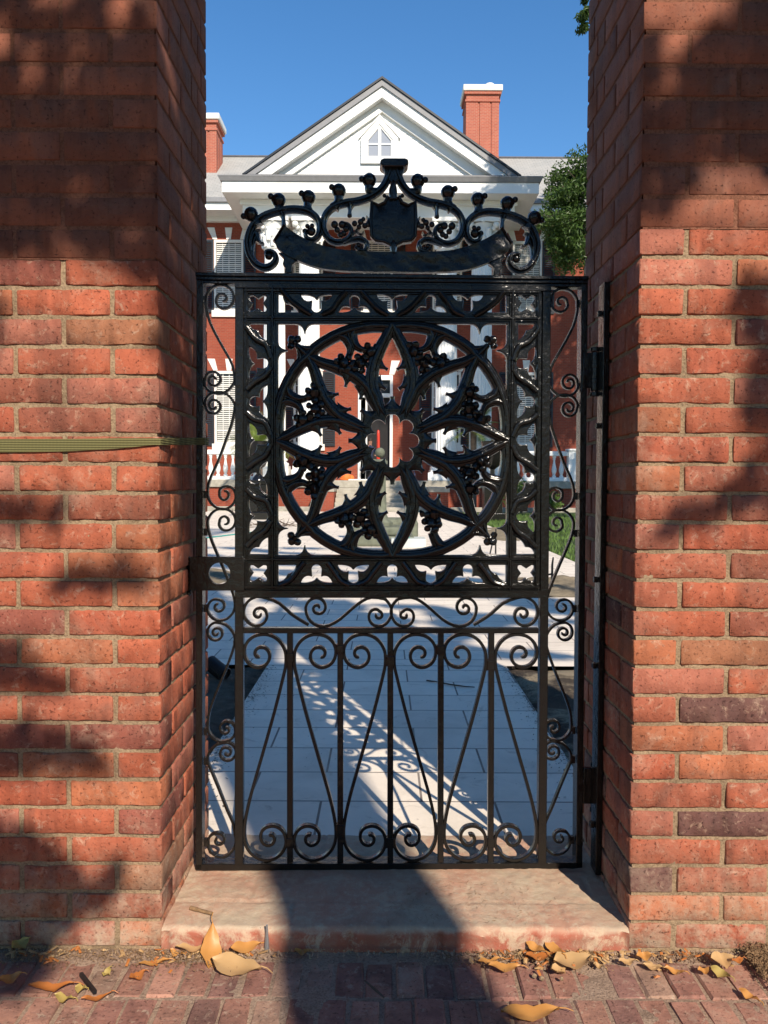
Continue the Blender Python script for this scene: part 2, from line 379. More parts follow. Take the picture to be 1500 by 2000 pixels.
def rectpx(mb, x0, y0, x1, y1, ya, yb, b=.0015):
    a = L(x0, y0); c = L(x1, y1); xs = sorted((a[0], c[0])); zs = sorted((a[1], c[1])); X0, X1 = xs; Z0, Z1 = zs
    mb.add([(X0,yb,Z0),(X1,yb,Z0),(X1,yb,Z1),(X0,yb,Z1),(X0,ya+b,Z0),(X1,ya+b,Z0),(X1,ya+b,Z1),(X0,ya+b,Z1),(X0+b,ya,Z0+b),(X1-b,ya,Z0+b),(X1-b,ya,Z1-b),(X0+b,ya,Z1-b)],
           [(3,2,1,0),(0,1,5,4),(1,2,6,5),(2,3,7,6),(3,0,4,7),(4,5,9,8),(5,6,10,9),(6,7,11,10),(7,4,8,11),(8,9,10,11)])
def barpx(mb, pts, hwpx, D=.02, y0=0, b=.0015): sweep(mb, Ls(pts), hwpx*PX, flatprof(D, b), y0, sm=False)
# outer frame: two stiles and bottom rail
for xs in (((390, 545), (388, 1698)), ((1142.5, 545), (1131.5, 1697))):
    mb = MB(); barpx(mb, xs, 6.3, .045); gbuild(mb, 'outer_stile')
mb = MB(); barpx(mb, ((383, 1694.5), (1136, 1691.5)), 6.5, .045); o = gbuild(mb, 'bottom_rail')
for xs in (((467.5, 556), (466.5, 1689)), ((1068, 562), (1059, 1687))):
    mb = MB(); barpx(mb, xs, 8.2, .028, -.002); gbuild(mb, 'inner_stile')
mb = MB(); barpx(mb, ((459, 1160), (1066, 1160.5)), 7.5, .032, -.003); gbuild(mb, 'lock_rail')
mb = MB(); barpx(mb, ((475, 1232), (1052, 1232.5)), 5.2, .022, .001); gbuild(mb, 'middle_rail')
# top rail: stepped moulding
mb = MB()
for (ya, yb, d, dep) in ((533.5, 540.5, -.012, .052), (540, 547, -.005, .042), (547, 553, .001, .036), (552.5, 563, -.006, .040)):
    mb2 = [(383, ya), (383, yb), (1148, yb + 7.5), (1148, ya + 7.5)]
    if ya > 552: mb2 = [(459, ya), (459, yb), (1076, yb + 6.5), (1076, ya + 6.5)]
    mb.prism(Ls(mb2), d, d + dep)
top_rail = mb.build('top_rail', M['iron_rough'], gate, smooth=True, bevel=.0016)
for x, x2 in ((566, 566), (664.5, 664.5), (762.5, 762.5), (861.5, 861), (960.5, 959)):
    mb = MB(); barpx(mb, ((x, 1236), (x2, 1686)), 5.8, .018, .003)
    for yy, hh in ((1308, 9), (1655, 8)):
        if (yy < 1400) == (x in (566, 762.5, 960.5)) or yy > 1400: pass
    gbuild(mb, 'picket')
# bottom bays: long scroll bars, mirrored from bay to bay
def bay(i):
    x0 = [475, 572, 670, 768, 867, 966][i]; fl = i % 2
    def T(p): # designed for bay 0 spanning 475..560
        return [((x0 + (560 - x) if fl else x0 + (x - 475)), y) for x, y in p]
    top = spiral(506.6, 1279, 0, -1, [51, 38, 30, 26, 19, 13, 9, 6])[::-1]
    bot = spiral(525.4, 1638.5, 180, -1, [49, 44, 32, 22, 16.5, 15, 10, 4])
    line = [(557.6, 1300), (553, 1322), (536, 1390), (512, 1475), (490, 1552), (480, 1595), (476.5, 1620)]
    mb = MB(); wrought(mb, T(top + line + bot), 3.1, .004, .018)
    # rivet collars where the scroll meets its pickets
    gbuild(mb, 'lower_scroll')
for i in range(6): bay(i)
# collars
for (x, y, hx, hy) in ((566, 1285, 8, 9), (664.5, 1268, 8, 8), (762.5, 1292, 9, 10), (861, 1270, 9, 9), (959.5, 1300, 8, 10), (566, 1648, 8, 10), (664.5, 1622, 8, 10), (762.5, 1648, 8, 10), (861, 1622, 8, 10), (959.5, 1648, 7, 9)):
    mb = MB(); rectpx(mb, x-hx, y-hy, x+hx, y+hy, .002, .022, .002); gbuild(mb, 'collar')
# scroll band between lock rail and middle rail
bandA = spiral(503.7, 1199.5, 270, -1, [33, 29, 24, 16, 10, 8.5, 7.5, 4])[::-1] + [(520, 1169.5), (545, 1180), (566, 1199), (585, 1212), (602, 1222)]
bandB = (spiral(619.6, 1189.5, 180, 1, [23, 20.5, 15.5, 10, 8, 6, 3])[::-1] + [(598.5, 1202), (606, 1215), (621, 1224), (642, 1223), (664, 1211), (688, 1190), (708, 1175), (726, 1168)]
         + spiral(738.5, 1202.3, 290, 1, [33.5, 24, 22, 16.5, 7.5, 8, 6, 3])[0:])
for mm in (False, True):
    for px in (bandA, bandB):
        mb = MB(); wrought(mb, px, 2.7, .006, .016, mm); gbuild(mb, 'band_scroll')
# narrow side strips
def sp(cx, cy, a0, t, rr): return spiral(cx, cy, a0, t, rr)
side = [
  sp(432.5, 581, 180, 1, [33, 27, 22, 19, 12, 10, 7.5, 4])[::-1] + [(400.5, 600), (408, 628), (425, 662), (441, 690), (452, 712)] + sp(414.5, 740, 0, 1, [42, 26, 16, 15.5, 14, 12, 8, 6, 4]),
  sp(415, 792, 0, -1, [42, 26, 15.5, 15, 13, 12, 8, 6, 4])[::-1] + [(455, 806), (450, 828), (438, 862), (424, 900), (410, 930), (404, 950)] + sp(436, 964, 180, -1, [33, 31, 22, 13.5, 9.5, 13, 8, 4]),
  sp(437, 1018, 0, 1, [20, 20, 20, 20, 20])[0:1] + sp(436, 1019, 0, 1, [22, 17, 13, 10, 9, 6])[::-1][:0] + sp(436, 1020, 180, 1, [33, 25.5, 22, 16.5, 9.5, 11, 8, 4])[::-1] + [(404.5, 1035), (412, 1060), (430, 1102), (448, 1146), (456, 1172)] + sp(424, 1186, 0, 1, [33, 28, 20.5, 13, 12, 10, 6.5, 4]),
  sp(420, 1238, 270, -1, [20, 16.5, 15, 12, 8.5, 6.5, 5, 3])[::-1] + [(438, 1222), (452, 1236), (457, 1252), (452, 1276), (436, 1318), (418, 1362), (407, 1393), (404, 1414)] + sp(440, 1428, 180, -1, [36, 23, 17.5, 16, 11.5, 8, 5, 3]),
  sp(441, 1474, 270, 1, [20, 18, 15.5, 13, 10, 8, 5, 3])[::-1] + [(422, 1458), (406, 1474), (403.5, 1490), (409, 1506), (424, 1542), (442, 1588), (453, 1612)] + sp(424, 1646, 340, 1, [35, 35, 21, 14, 13, 9, 6, 3]),
]
side[2] = side[2][1:]
for mm in (False, True):
    for px in side:
        mb = MB(); wrought(mb, px, 2.3, .012, .016, mm); gbuild(mb, 'side_scroll')
# little weld blocks between stile and scrolls
for y in (583, 745, 800, 966, 1040, 1190, 1260, 1432, 1490, 1650):
    for mm in (0, 1):
        a = L(396, y-7); b_ = L(403, y+7); xs = (a[0], b_[0]) if not mm else (2*UC-a[0], 2*UC-b_[0])
        if y in (745, 800, 1260): a = L(454, y-7); b_ = L(461, y+7); xs = (a[0], b_[0]) if not mm else (2*UC-a[0], 2*UC-b_[0])
        mb = MB(); mb.box((xs[0], .012, b_[1]), (xs[1], .026, a[1])); gbuild(mb, 'weld_block')
# latch plate with round hole
def holed(outer, holes, name, y0, depth, bev, mat='iron', par=gate):
    cu = bpy.data.curves.new(name, 'CURVE'); cu.dimensions = '2D'; cu.fill_mode = 'BOTH'
    cu.extrude = depth/2 - bev; cu.bevel_depth = bev; cu.bevel_resolution = 1; cu.offset = -bev
    for poly in [outer] + holes:
        s = cu.splines.new('POLY'); s.points.add(len(poly)-1); s.use_cyclic_u = True
        for q, (x, z) in zip(s.points, poly): q.co = (x, z, 0, 1)
    tmp = bpy.data.objects.new(name, cu); COL.objects.link(tmp)
    dg = bpy.context.evaluated_depsgraph_get(); me = bpy.data.meshes.new_from_object(tmp.evaluated_get(dg))
    bpy.data.objects.remove(tmp); bpy.data.curves.remove(cu)
    me.transform(Matrix.Rotation(R(90), 4, 'X')); me.transform(Matrix.Translation((0, y0 + depth/2, 0)))
    me.materials.clear(); me.materials.append(M[mat])
    me.polygons.foreach_set('use_smooth', [True]*len(me.polygons))
    try: me.set_sharp_from_angle(angle=R(35))
    except Exception: pass
    o = bpy.data.objects.new(name, me); COL.objects.link(o); o.parent = par; return o
def circ(cx, cy, r, n=28): return Ls([(cx + r*math.cos(2*PI*k/n), cy + r*math.sin(2*PI*k/n)) for k in range(n)])
holed(Ls([(371, 1090), (374, 1087), (478, 1087), (478, 1153), (374, 1153), (371, 1150)]), [circ(429.5, 1119.5, 21)], 'latch_plate', -.008, .012, .0012)
mb = MB()
for k in range(9):
    a = L(367 + (k % 2)*1.5, 1092 + k*8.5); mb.ball((a[0], .012, a[1]), .0075, 8, 1.6)
gbuild(mb, 'latch_edge')
# ------------------------------------------------ cast tracery panel: pierced border
def arc(cx, cy, r, a0, a1, n=8): return [(cx + r*math.cos(R(a0 + (a1-a0)*k/n)), cy + r*math.sin(R(a0 + (a1-a0)*k/n))) for k in range(n+1)]
def bez(a, c, b, n=5): return [((1-t)**2*a[0] + 2*t*(1-t)*c[0] + t*t*b[0], (1-t)**2*a[1] + 2*t*(1-t)*c[1] + t*t*b[1]) for t in [k/n for k in range(n+1)]]
def tref(cx, ybase, ylobe, hwid=32, up=True, r=10):
    """three-lobed opening: base with a centre cusp, lobe above (or below)"""
    s = -1 if up else 1
    H = abs(ylobe - ybase); by = lambda t: ybase + s*t
    p = []
    p += bez((cx - hwid, by(0)), (cx - 6, by(-1)), (cx - 1.2, by(9)))          # base left to the cusp tip
    p += bez((cx + 1.2, by(9)), (cx + 6, by(-1)), (cx + hwid, by(0)))
    p += bez((cx + hwid, by(0)), (cx + 24, by(H*.72)), (cx + 8.6, by(H*.46)))[1:]
    a = arc(cx, by(H), r, 35 if up else -35, -215 if up else 215, 12)
    p += a[1:-1]
    p += bez((cx - 8.6, by(H*.46)), (cx - 24, by(H*.72)), (cx - hwid, by(0)))[:-1]
    return p
def rot90(p, cx, cy, k):  # rotate opening about its own centre (k quarter turns)
    out = []
    for x, y in p:
        dx, dy = x-cx, y-cy
        for _ in range(k): dx, dy = -dy, dx
        out.append((cx+dx, cy+dy))
    return out
def quatre(x0, y0, x1, y1):
    cx, cy = (x0+x1)/2, (y0+y1)/2; p = []
    cs = [(x0, y0), (x1, y0), (x1, y1), (x0, y1)]; ms = [(cx, y0+8), (x1-8, cy), (cx, y1-8), (x0+8, cy)]
    for i in range(4):
        a = ms[i-1]; c = cs[i]; b = ms[i]
        e1 = ((c[0]*.80 + a[0]*.20) if i % 2 == 0 else (c[0]*.62+a[0]*.38), 0)
        q1 = (c[0] + (cx-c[0])*.08, c[1] + (cy-c[1])*.45) if i % 2 == 0 else (c[0] + (cx-c[0])*.45, c[1] + (cy-c[1])*.08)
        q2 = (c[0] + (cx-c[0])*.45, c[1] + (cy-c[1])*.08) if i % 2 == 0 else (c[0] + (cx-c[0])*.08, c[1] + (cy-c[1])*.45)
        p += bez(a, (q1[0]*.9+c[0]*.1, q1[1]) if i % 2 == 0 else (q1[0], q1[1]), q1, 3)[:-1]
        p += bez(q1, c, q2, 3)[:-1]; p += bez(q2, q2, b, 3)[:-1]
    return p
CX0, CY0 = 766.3, 859
holes = []
# the two horizontal bands
for cx in (692, 842): holes.append(tref(cx, 609, 585, 31, True))
for cx in (618, 766.3, 914.5): holes.append(tref(cx, 574, 599, 31, False))
for cx in (618, 766.3, 914.5): holes.append(tref(cx, 1139, 1113, 31, True))
for cx in (690, 842): holes.append(tref(cx, 1104, 1130, 31, False))
def endhole(s, top=True):   # corner pieces at the ends of the bands
    if top: p = [(543, 573), (551, 574)] + bez((551, 574), (552, 586), (557, 591))[1:] + bez((557, 591), (572, 592), (583, 609))[1:] + [(543, 609)]
    else: p = [(543, 1104), (578, 1104)] + bez((578, 1104), (574, 1120), (561, 1122))[1:] + bez((561, 1122), (556, 1134), (545, 1137))[1:] + [(543, 1137)]
    return p if s else [(2*CX0 - x, y) for x, y in p][::-1]
for s in (0, 1): holes.append(endhole(s)); holes.append(endhole(s, False))
for mm in (0, 1):
    f = (lambda p: p) if not mm else (lambda p: [(2*CX0 - x, y) for x, y in p][::-1])
    holes.append(f(quatre(485, 574, 521, 609))); holes.append(f(quatre(486, 1103, 522, 1137)))
    for i, yc in enumerate((708.5, 783.5, 858.5, 933.5, 1008.5)):
        right = i % 2 == 0
        p = []
        xb, xl = (485.5, 512.5) if right else (522, 497)
        s = 1 if right else -1
        p += bez((xb, yc-33), (xb - s*1, yc-6), (xb + s*10, yc-1)); p += bez((xb + s*10, yc+1), (xb - s*1, yc+6), (xb, yc+33))
        p += bez((xb, yc+33), (xb + s*19, yc+24), (xb + s*15.5, yc+9))[1:]
        p += arc(xl, yc, 10.5, 125 if right else 55, -125 if right else 305, 12)[1:-1] if right else arc(xl, yc, 10.5, 55, 305, 12)[1:-1]
        p += bez((xb + s*15.5, yc-9), (xb + s*19, yc-24), (xb, yc-33))[:-1]
        holes.append(f(p))
    holes.append(f([(487, 631), (520, 631), (520, 664)] + bez((520, 664), (506, 656), (503.5, 644))[1:] + bez((503.5, 644), (491, 644), (487, 633))[1:]))
    holes.append(f([(487, 1083), (523, 1083), (523, 1050)] + bez((523, 1050), (509, 1056), (505, 1069))[1:] + bez((505, 1069), (492, 1068), (487, 1081))[1:]))
def cusp(x, y, dx, dy, ln=19, hwid=19):   # cusp on an edge: base on (x,y), pointing along (dx,dy); returned in order along (-dy, dx)
    nx, ny = -dy, dx; tip = (x + dx*ln, y + dy*ln)
    return bez((x - nx*hwid, y - ny*hwid), (x - nx*3, y - ny*3), (tip[0]-nx*.8, tip[1]-ny*.8)) + bez((tip[0]+nx*.8, tip[1]+ny*.8), (x + nx*3, y + ny*3), (x + nx*hwid, y + ny*hwid))
xa, xb, ya, yb = 542.5, 990.5, 631.5, 1084.5; o1 = 52
sq = [(xa, ya)] + cusp(xa + o1, ya, 0, 1)[::-1] + cusp(xb - o1, ya, 0, 1)[::-1] + [(xb, ya)] + cusp(xb, ya + o1, -1, 0)[::-1] + cusp(xb, yb - o1, -1, 0)[::-1] + [(xb, yb)] \
   + cusp(xb - o1, yb, 0, -1)[::-1] + cusp(xa + o1, yb, 0, -1)[::-1] + [(xa, yb)] + cusp(xa, yb - o1, 1, 0)[::-1] + cusp(xa, ya + o1, 1, 0)[::-1]
# the left half of the panel drives it; the right half sits in the same plane
panel = holed(Ls([(474, 558), (1060, 562), (1056, 1156), (474, 1156)]), [Ls(h) for h in holes + [sq]], 'tracery_border', .004, .022, .0022)
# raised mouldings over the border
def rib(pxpts, hw=4.5, mm=False, D=.016, y0=-.007, sm=True, mb=None, rp=False):
    own = mb is None; mb = mb or MB(); p = Ls(pxpts)
    if mm: p = mir(p)
    sweep(mb, p, hw*PX, roundprof(D+.004) if rp else mouldprof(D), y0, sm=sm, seg=5)
    if own: gbuild(mb, 'border_moulding')
mbr = MB()
for q in (((478, 620), (1055, 622)), ((478, 1092), (1052, 1092)), ((478, 567.5), (1055, 571)), ((478, 1146), (1052, 1146))): rib(q, 5.2, sm=False, mb=mbr)
for q in (((532, 560), (532, 1150)),): 
    for mm in (0, 1): rib(q, 5.6, mm, sm=False, mb=mbr)
for mm in (0, 1):
    rib(((481, 560), (481, 1150)), 3.2, mm, sm=False, mb=mbr)
    zz = [(483, 635), (494, 655), (513, 672), (526, 692), (520, 722), (500, 738), (483, 750), (483, 762), (500, 812), (514, 826), (526, 843), (526, 872), (512, 888), (494, 899), (483, 915), (483, 948), (498, 968), (515, 978), (526, 993), (526, 1022), (510, 1040), (494, 1052), (484, 1076)]
    for a, b_ in ((0, 5), (4, 8)): pass
    for q in ([(482, 640), (500, 662), (520, 674), (530, 700)], [(530, 718), (518, 734), (498, 746), (482, 760)], [(482, 806), (496, 818), (518, 826), (530, 850)], [(530, 868), (518, 890), (498, 902), (482, 915)],
              [(482, 955), (498, 970), (520, 978), (530, 1000)], [(530, 1018), (518, 1036), (498, 1050), (482, 1066)]):
        rib(q, 6.2, mm, y0=-.012, mb=mbr, rp=True)
    for q in ([(550, 566), (566, 586), (584, 600), (608, 615)], [(628, 615), (648, 606), (662, 586), (676, 570)], [(706, 570), (722, 588), (738, 604), (758, 616)],
              [(545, 1142), (566, 1134), (580, 1116), (594, 1098)], [(640, 1098), (654, 1118), (666, 1134), (682, 1142)], [(698, 1142), (716, 1134), (730, 1116), (744, 1098)]):
        rib(q, 5.6, mm, y0=-.012, mb=mbr, rp=True)
gbuild(mbr, 'border_moulding')
# ------------------------------------------------ rosette
HC = (766.3, 860.5)
def pol(r, deg, off=0):      # deg measured clockwise from the top; off = sideways offset in px
    a = R(deg); return (HC[0] + r*math.sin(a) + off*math.cos(a), HC[1] - r*math.cos(a) + off*math.sin(a))
MP = lambda h: [(-h, .030), (-h, .017), (-.88*h, .0095), (-.62*h, .0065), (-.44*h, .0060), (-.32*h, .0016), (-.12*h, 0), (.12*h, 0), (.32*h, .0016), (.44*h, .0060), (.62*h, .0065), (.88*h, .0095), (h, .017), (h, .030)]
ring = MB()
def rimr(d):
    t = d % 90; t = min(t, 90-t); return 223 + 13*math.sin(R(t*2))**.8 - (3 if t > 40 else 0)
pts = Ls([pol(rimr(d), d) for d in range(0, 360, 5)])
sweep(ring, pts, 12*PX, MP, -.006, closed=True, sm=False)
gbuild(ring, 'rosette_rim')
def thorn(mb, base, tip, wd=9, y0=-.002, D=.018):
    bx, by = base; tx, ty = tip; dx, dy = tx-bx, ty-by; l = math.hypot(dx, dy); nx, ny = -dy/l, dx/l
    cur = [(bx, by), (bx + dx*.35, by + dy*.35), (bx + dx*.7, by + dy*.7), (tx, ty)]
    sweep(mb, Ls(cur), [wd*1.45*PX, wd*.72*PX, wd*.30*PX, wd*.30*PX], roundprof(D), y0, seg=4)
for k in range(8):
    d = 45*k; mb = MB()
    tipr = 226 if k % 2 == 0 else 231
    for s in (-1, 1):
        path = [pol(tipr, d, s*1.5), pol(205, d, s*11), pol(180, d, s*24), pol(152, d, s*35), pol(128, d, s*39.5), pol(104, d, s*38.5), pol(84, d, s*31), pol(66, d, s*24), pol(50, d, s*14)]
        sweep(mb, Ls(path), [9*PX, 11*PX, 12.5*PX, 13.2*PX, 13.5*PX, 13.5*PX, 13*PX, 10*PX, 3*PX], MP, -.010 + .0006*s + .0004*k)
        thorn(mb, pol(152, d, s*30), pol(139, d, s*9), 12); thorn(mb, pol(115, d, s*33), pol(101, d, s*12.5), 13)
    gbuild(mb, 'rosette_petal')
# hub: multifoil ring
mo = []
for k in range(8):
    d = 45*k
    mo += [pol(35.5, d-22.5)] + [pol(38.5 + 14*math.cos(R(t)), d, 14*math.sin(R(t))) for t in range(-100, 101, 20)]
holed([L(*pol(67 + (0), d)) for d in range(0, 360, 5)], [[L(*q) for q in mo]], 'rosette_hub', -.002, .024, .002)
mb = MB(); sweep(mb, Ls([pol(58, d) for d in range(0, 360, 6)]), 6*PX, MP, -.003, closed=True, sm=False)
for k in range(8): thorn(mb, pol(62, 45*k), pol(86, 45*k), 17, -.006, .024)
gbuild(mb, 'hub_ring')
# leaf sprigs curling inwards from the rim, ball buds at the four corners
def berry(mb, p, r, y=0): c = L(*p); mb.ball((c[0], y, c[1]), r*PX, 8, 1.0, jit=.08)
random.seed(3)
for k in range(8):
    d = 22.5 + 45*k; mb = MB()
    sweep(mb, Ls([pol(238, d, 0), pol(212, d, 0), pol(196, d, 0)]), [7*PX, 6*PX, 5*PX], MP, -.002)
    for s in (-1, 1):
        if k in (3,) and s == 1 : continue
        sweep(mb, Ls([pol(233, d, s*24), pol(222, d, s*8), pol(205, d, s*5), pol(192, d, s*10), pol(184, d, s*20), pol(182, d, s*27)]), [3*PX, 10*PX, 9*PX, 7*PX, 5.5*PX, 4*PX], MP, -.004)
    for (o_, r_, big) in ((-29, 176, 1), (29, 176, 1), (0, 163, 1)) if k != 3 else ((-10, 178, 1), (-20, 165, 0)):
        berry(mb, pol(r_, d, o_), 10.5, -.003)
        for j in range(6 if big else 4):
            a = j*60 + random.uniform(-12, 12); q = pol(r_ + 14*math.cos(R(a)), d, o_ + 14*math.sin(R(a)))
            berry(mb, q, random.uniform(6.4, 8.6), random.uniform(.000, .008))
    tp = pol(146, d + random.uniform(-1, 1), random.uniform(-3, 3)); c = L(*pol(158, d)); e = L(*tp)
    mb.tube([(c[0], .003, c[1]), ((c[0]+e[0])/2, -.001, (c[1]+e[1])/2), (e[0], .003, e[1])], [.009, .0075, .001], 8)
    gbuild(mb, 'leaf_sprig')
for k in range(4):
    d = 45 + 90*k; mb = MB()
    sweep(mb, Ls([pol(230, d), pol(250, d), pol(266, d)]), [8*PX, 8.5*PX, 5*PX], MP, -.002)
    for s in (-1, 1): sweep(mb, Ls([pol(232, d, s*36), pol(237, d, s*20), pol(246, d, s*9), pol(258, d, s*4)]), [3*PX, 6*PX, 7*PX, 3*PX], MP, -.001)
    berry(mb, pol(278, d), 8.5, -.002); berry(mb, pol(271, d, 9), 7.5, 0); berry(mb, pol(271, d, -9), 7.5, 0); berry(mb, pol(269, d), 5, -.006)
    gbuild(mb, 'corner_bud')
# ------------------------------------------------ cresting over the top rail
def Z(x, y): return (460 + x/4.6875, 300 + y/4.6875)
def Zs(p): return [Z(*q) for q in p]
crest = bpy.data.objects.new('cresting', None); COL.objects.link(crest); crest.parent = gate
CP = mouldprof(.028); CR_ = roundprof(.030)
def cs(mb, zpts, hwz, mm, y0=.002, prof=None):
    p = Ls(Zs(zpts)); hs = [1.14*h/4.6875*PX for h in (hwz if isinstance(hwz, (list, tuple)) else [hwz]*len(zpts))]
    if mm: p = mir(p)
    sweep(mb, p, hs, prof or CP, y0, seg=6)
def cb(mb, zx, zy, rz_, mm, y=.014, sy=1.0):
    c = L(*Z(zx, zy)); x = 2*UC - c[0] if mm else c[0]; mb.ball((x, y, c[1]), rz_/4.6875*PX, 12, sy)
for mm in (0, 1):
    mb = MB()
    cs(mb, [(315, 935), (300, 905), (262, 905), (258, 950), (300, 985), (355, 960), (368, 905), (330, 875)][::-1][3:] if 0 else [(305, 925), (290, 900), (268, 915), (272, 955), (315, 965), (348, 930), (330, 885), (290, 872)][:0] +
       [(300, 930), (275, 915), (280, 885), (315, 882), (352, 905), (362, 955), (325, 1005), (262, 1028), (195, 1005), (140, 945), (108, 860), (104, 770), (130, 680), (175, 610), (240, 560), (320, 525), (420, 500), (520, 488), (610, 495), (680, 520), (735, 565), (765, 625), (768, 690), (745, 745), (700, 775), (655, 762), (635, 720), (650, 685)],
       [10, 14, 18, 20, 22, 24, 26, 27, 28, 28, 28, 28, 28, 28, 28, 28, 28, 28, 28, 27, 26, 25, 25, 24, 22, 20, 16, 12], mm)
    cb(mb, 300, 925, 36, mm); cb(mb, 690, 700, 42, mm, .012); cb(mb, 632, 695, 24, mm); cb(mb, 655, 650, 22, mm); cb(mb, 700, 655, 22, mm, .006)
    # inner flange and cusp
    cs(mb, [(140, 940), (132, 850), (150, 740), (185, 690), (225, 680)], [16, 24, 24, 18, 4], mm, .010)
    cs(mb, [(175, 690), (195, 760), (225, 795), (250, 800)], [22, 17, 11, 7], mm, .010)
    cs(mb, [(415, 520), (430, 570), (436, 640)], [30, 16, 18], mm, .006)
    gbuild(mb, 'scroll', crest, 'iron')
    mb = MB()
    cs(mb, [(1425, 110), (1400, 190), (1365, 265), (1300, 335), (1215, 385), (1120, 415), (1020, 430), (930, 455), (862, 495), (818, 555), (800, 625), (812, 700), (855, 765), (925, 795), (995, 785), (1045, 745), (1060, 690), (1035, 640), (985, 622)],
       [30, 30, 29, 28, 28, 28, 28, 28, 27, 26, 26, 26, 25, 24, 22, 20, 18, 15, 12], mm, .000)
    cs(mb, [(1050, 435), (1045, 490), (1043, 548)], [38, 15, 18], mm, .004); cb(mb, 1043, 552, 22, mm)
    for q in ((975, 640, 34), (905, 640, 34), (930, 690, 28), (960, 735, 26), (1010, 680, 30), (990, 720, 26)): cb(mb, *q, mm, .010)
    cs(mb, [(985, 805), (1060, 775), (1130, 762), (1185, 785), (1205, 830), (1180, 872), (1135, 870), (1110, 845)], [14, 20, 22, 22, 20, 18, 15, 12], mm, .004)
    for q in ((1125, 825, 22), (1108, 850, 18), (1150, 850, 18)): cb(mb, *q, mm)
    cs(mb, [(1062, 735), (1100, 690), (1140, 640)], [10, 10, 12], mm, .010)
    cs(mb, [(1100, 690), (1150, 720), (1175, 690)], [9, 9, 7], mm, .012)
    for q in ((1090, 630, 26), (1145, 615, 28), (1185, 650, 26), (1215, 640, 24), (1170, 590, 20), (1130, 660, 22)): cb(mb, *q, mm, .010)
    cs(mb, [(1205, 620), (1218, 585), (1200, 555)], [12, 10, 6], mm, .008)
    gbuild(mb, 'scroll', crest, 'iron')
    for (kx, ky, sx, sy_, stem) in ((135, 540, 68, 560, [(200, 640), (185, 600), (160, 570)]), (390, 412, 318, 378, [(405, 510), (390, 470), (385, 440)]), (665, 385, 602, 350, [(655, 500), (655, 460), (660, 420)]),
                                    (945, 325, 880, 293, [(900, 480), (935, 430), (945, 370)]), (1225, 228, 1155, 218, [(1290, 345), (1225, 320), (1225, 260)])):
        mb = MB(); cs(mb, stem, [46, 32, 38], mm, .002, CR_); cb(mb, kx, ky, 65, mm, .014); cb(mb, sx, sy_, 28, mm, .012); cb(mb, (kx+sx)/2-2, (ky+sy_)/2+14, 30, mm, .010)
        gbuild(mb, 'knob', crest)
    mb = MB()   # foot under the end of the ribbon
    p = Ls(Zs([(385, 895), (440, 950), (428, 1005), (455, 1040), (458, 1085), (515, 1085), (512, 1010), (560, 975), (470, 905)]));  p = mir(p) if mm else p
    mb.prism(p, .008, .034); mb.build('ribbon_foot', M['iron'], crest, smooth=True, bevel=.002)
# ribbon
top = [(445, 655), (560, 735), (700, 805), (850, 855), (1000, 880), (1200, 892), (1436, 896)]
bot = [(352, 800), (400, 880), (550, 968), (750, 1040), (950, 1068), (1200, 1078), (1436, 1080)]
def smooth2(p, n=10): return [(q[0], q[1]) for q in catmull([(a, b, 0) for a, b in p], n)]
T_ = Ls(Zs(smooth2(top))); B_ = Ls(Zs(smooth2(bot))); T_ = T_ + mir(T_)[::-1][1:]; B_ = B_ + mir(B_)[::-1][1:]
mb = MB(); n = len(T_); K = 9; vs = []
for i in range(n):
    for k in range(K):
        t = k/(K-1); x = T_[i][0]*(1-t)+B_[i][0]*t; z = T_[i][1]*(1-t)+B_[i][1]*t
        y = .000 + .0032*noise.noise((x*22, z*36, 3.1)) + .0018*noise.noise((x*70, z*110, 9))
        vs.append((x, y, z))
o_ = len(vs); vs += [(T_[i][0], .022, T_[i][1]) for i in range(n)] + [(B_[i][0], .022, B_[i][1]) for i in range(n)]
fs = [(i*K+k, i*K+k+1, (i+1)*K+k+1, (i+1)*K+k) for i in range(n-1) for k in range(K-1)]
fs += [(i*K, (i+1)*K, o_+i+1, o_+i) for i in range(n-1)] + [(i*K+K-1, o_+n+i, o_+n+i+1, (i+1)*K+K-1) for i in range(n-1)]
fs += [tuple([k for k in range(K)] + [o_+n, o_]), tuple([(n-1)*K+k for k in range(K-1, -1, -1)] + [o_+n-1, o_+2*n-1]), ]
fs += [(o_+i, o_+i+1, o_+n+i+1, o_+n+i) for i in range(n-1)]
mb.add(vs, fs); mb.build('ribbon', M['iron_rough'], crest, smooth=True, angle=35)
for mm in (0, 1):
    mb = MB(); p = Ls(Zs([(445, 652), (352, 800)])); p = mir(p) if mm else p
    sweep(mb, p, 3.4*PX, roundprof(.03), -.006, sm=False); gbuild(mb, 'ribbon_end', crest)
# shield
sh = [(724.5, 391), (738, 399), (751, 393), (757, 381), (762, 386), (768.5, 381), (775, 386), (780, 381), (786, 393), (799, 399), (813, 391), (815, 430), (813, 461), (804, 470), (788, 472), (775, 478), (768.5, 489), (762, 478), (749, 472), (733, 470), (724, 461), (722, 430)]
P_ = Ls(sh); c_ = (sum(p[0] for p in P_)/len(P_), sum(p[1] for p in P_)/len(P_)); n = len(P_); mb = MB(); vs = []
for sc_, y in ((1, .030), (1, .010), (.97, .008), (.90, .008), (.86, .008), (.6, .006), (.3, .005)):
    vs += [(c_[0] + (p[0]-c_[0])*sc_, y, c_[1] + (p[1]-c_[1])*sc_) for p in P_]
vs.append((c_[0], .005, c_[1])); fs = [(r*n+i, r*n+(i+1) % n, (r+1)*n+(i+1) % n, (r+1)*n+i) for r in range(6) for i in range(n)]
fs += [(6*n+i, 6*n+(i+1) % n, 7*n) for i in range(n)] + [tuple(range(n-1, -1, -1))]
mb.add(vs, fs); mb.build('shield', M['iron_rough'], crest, smooth=True, angle=30)
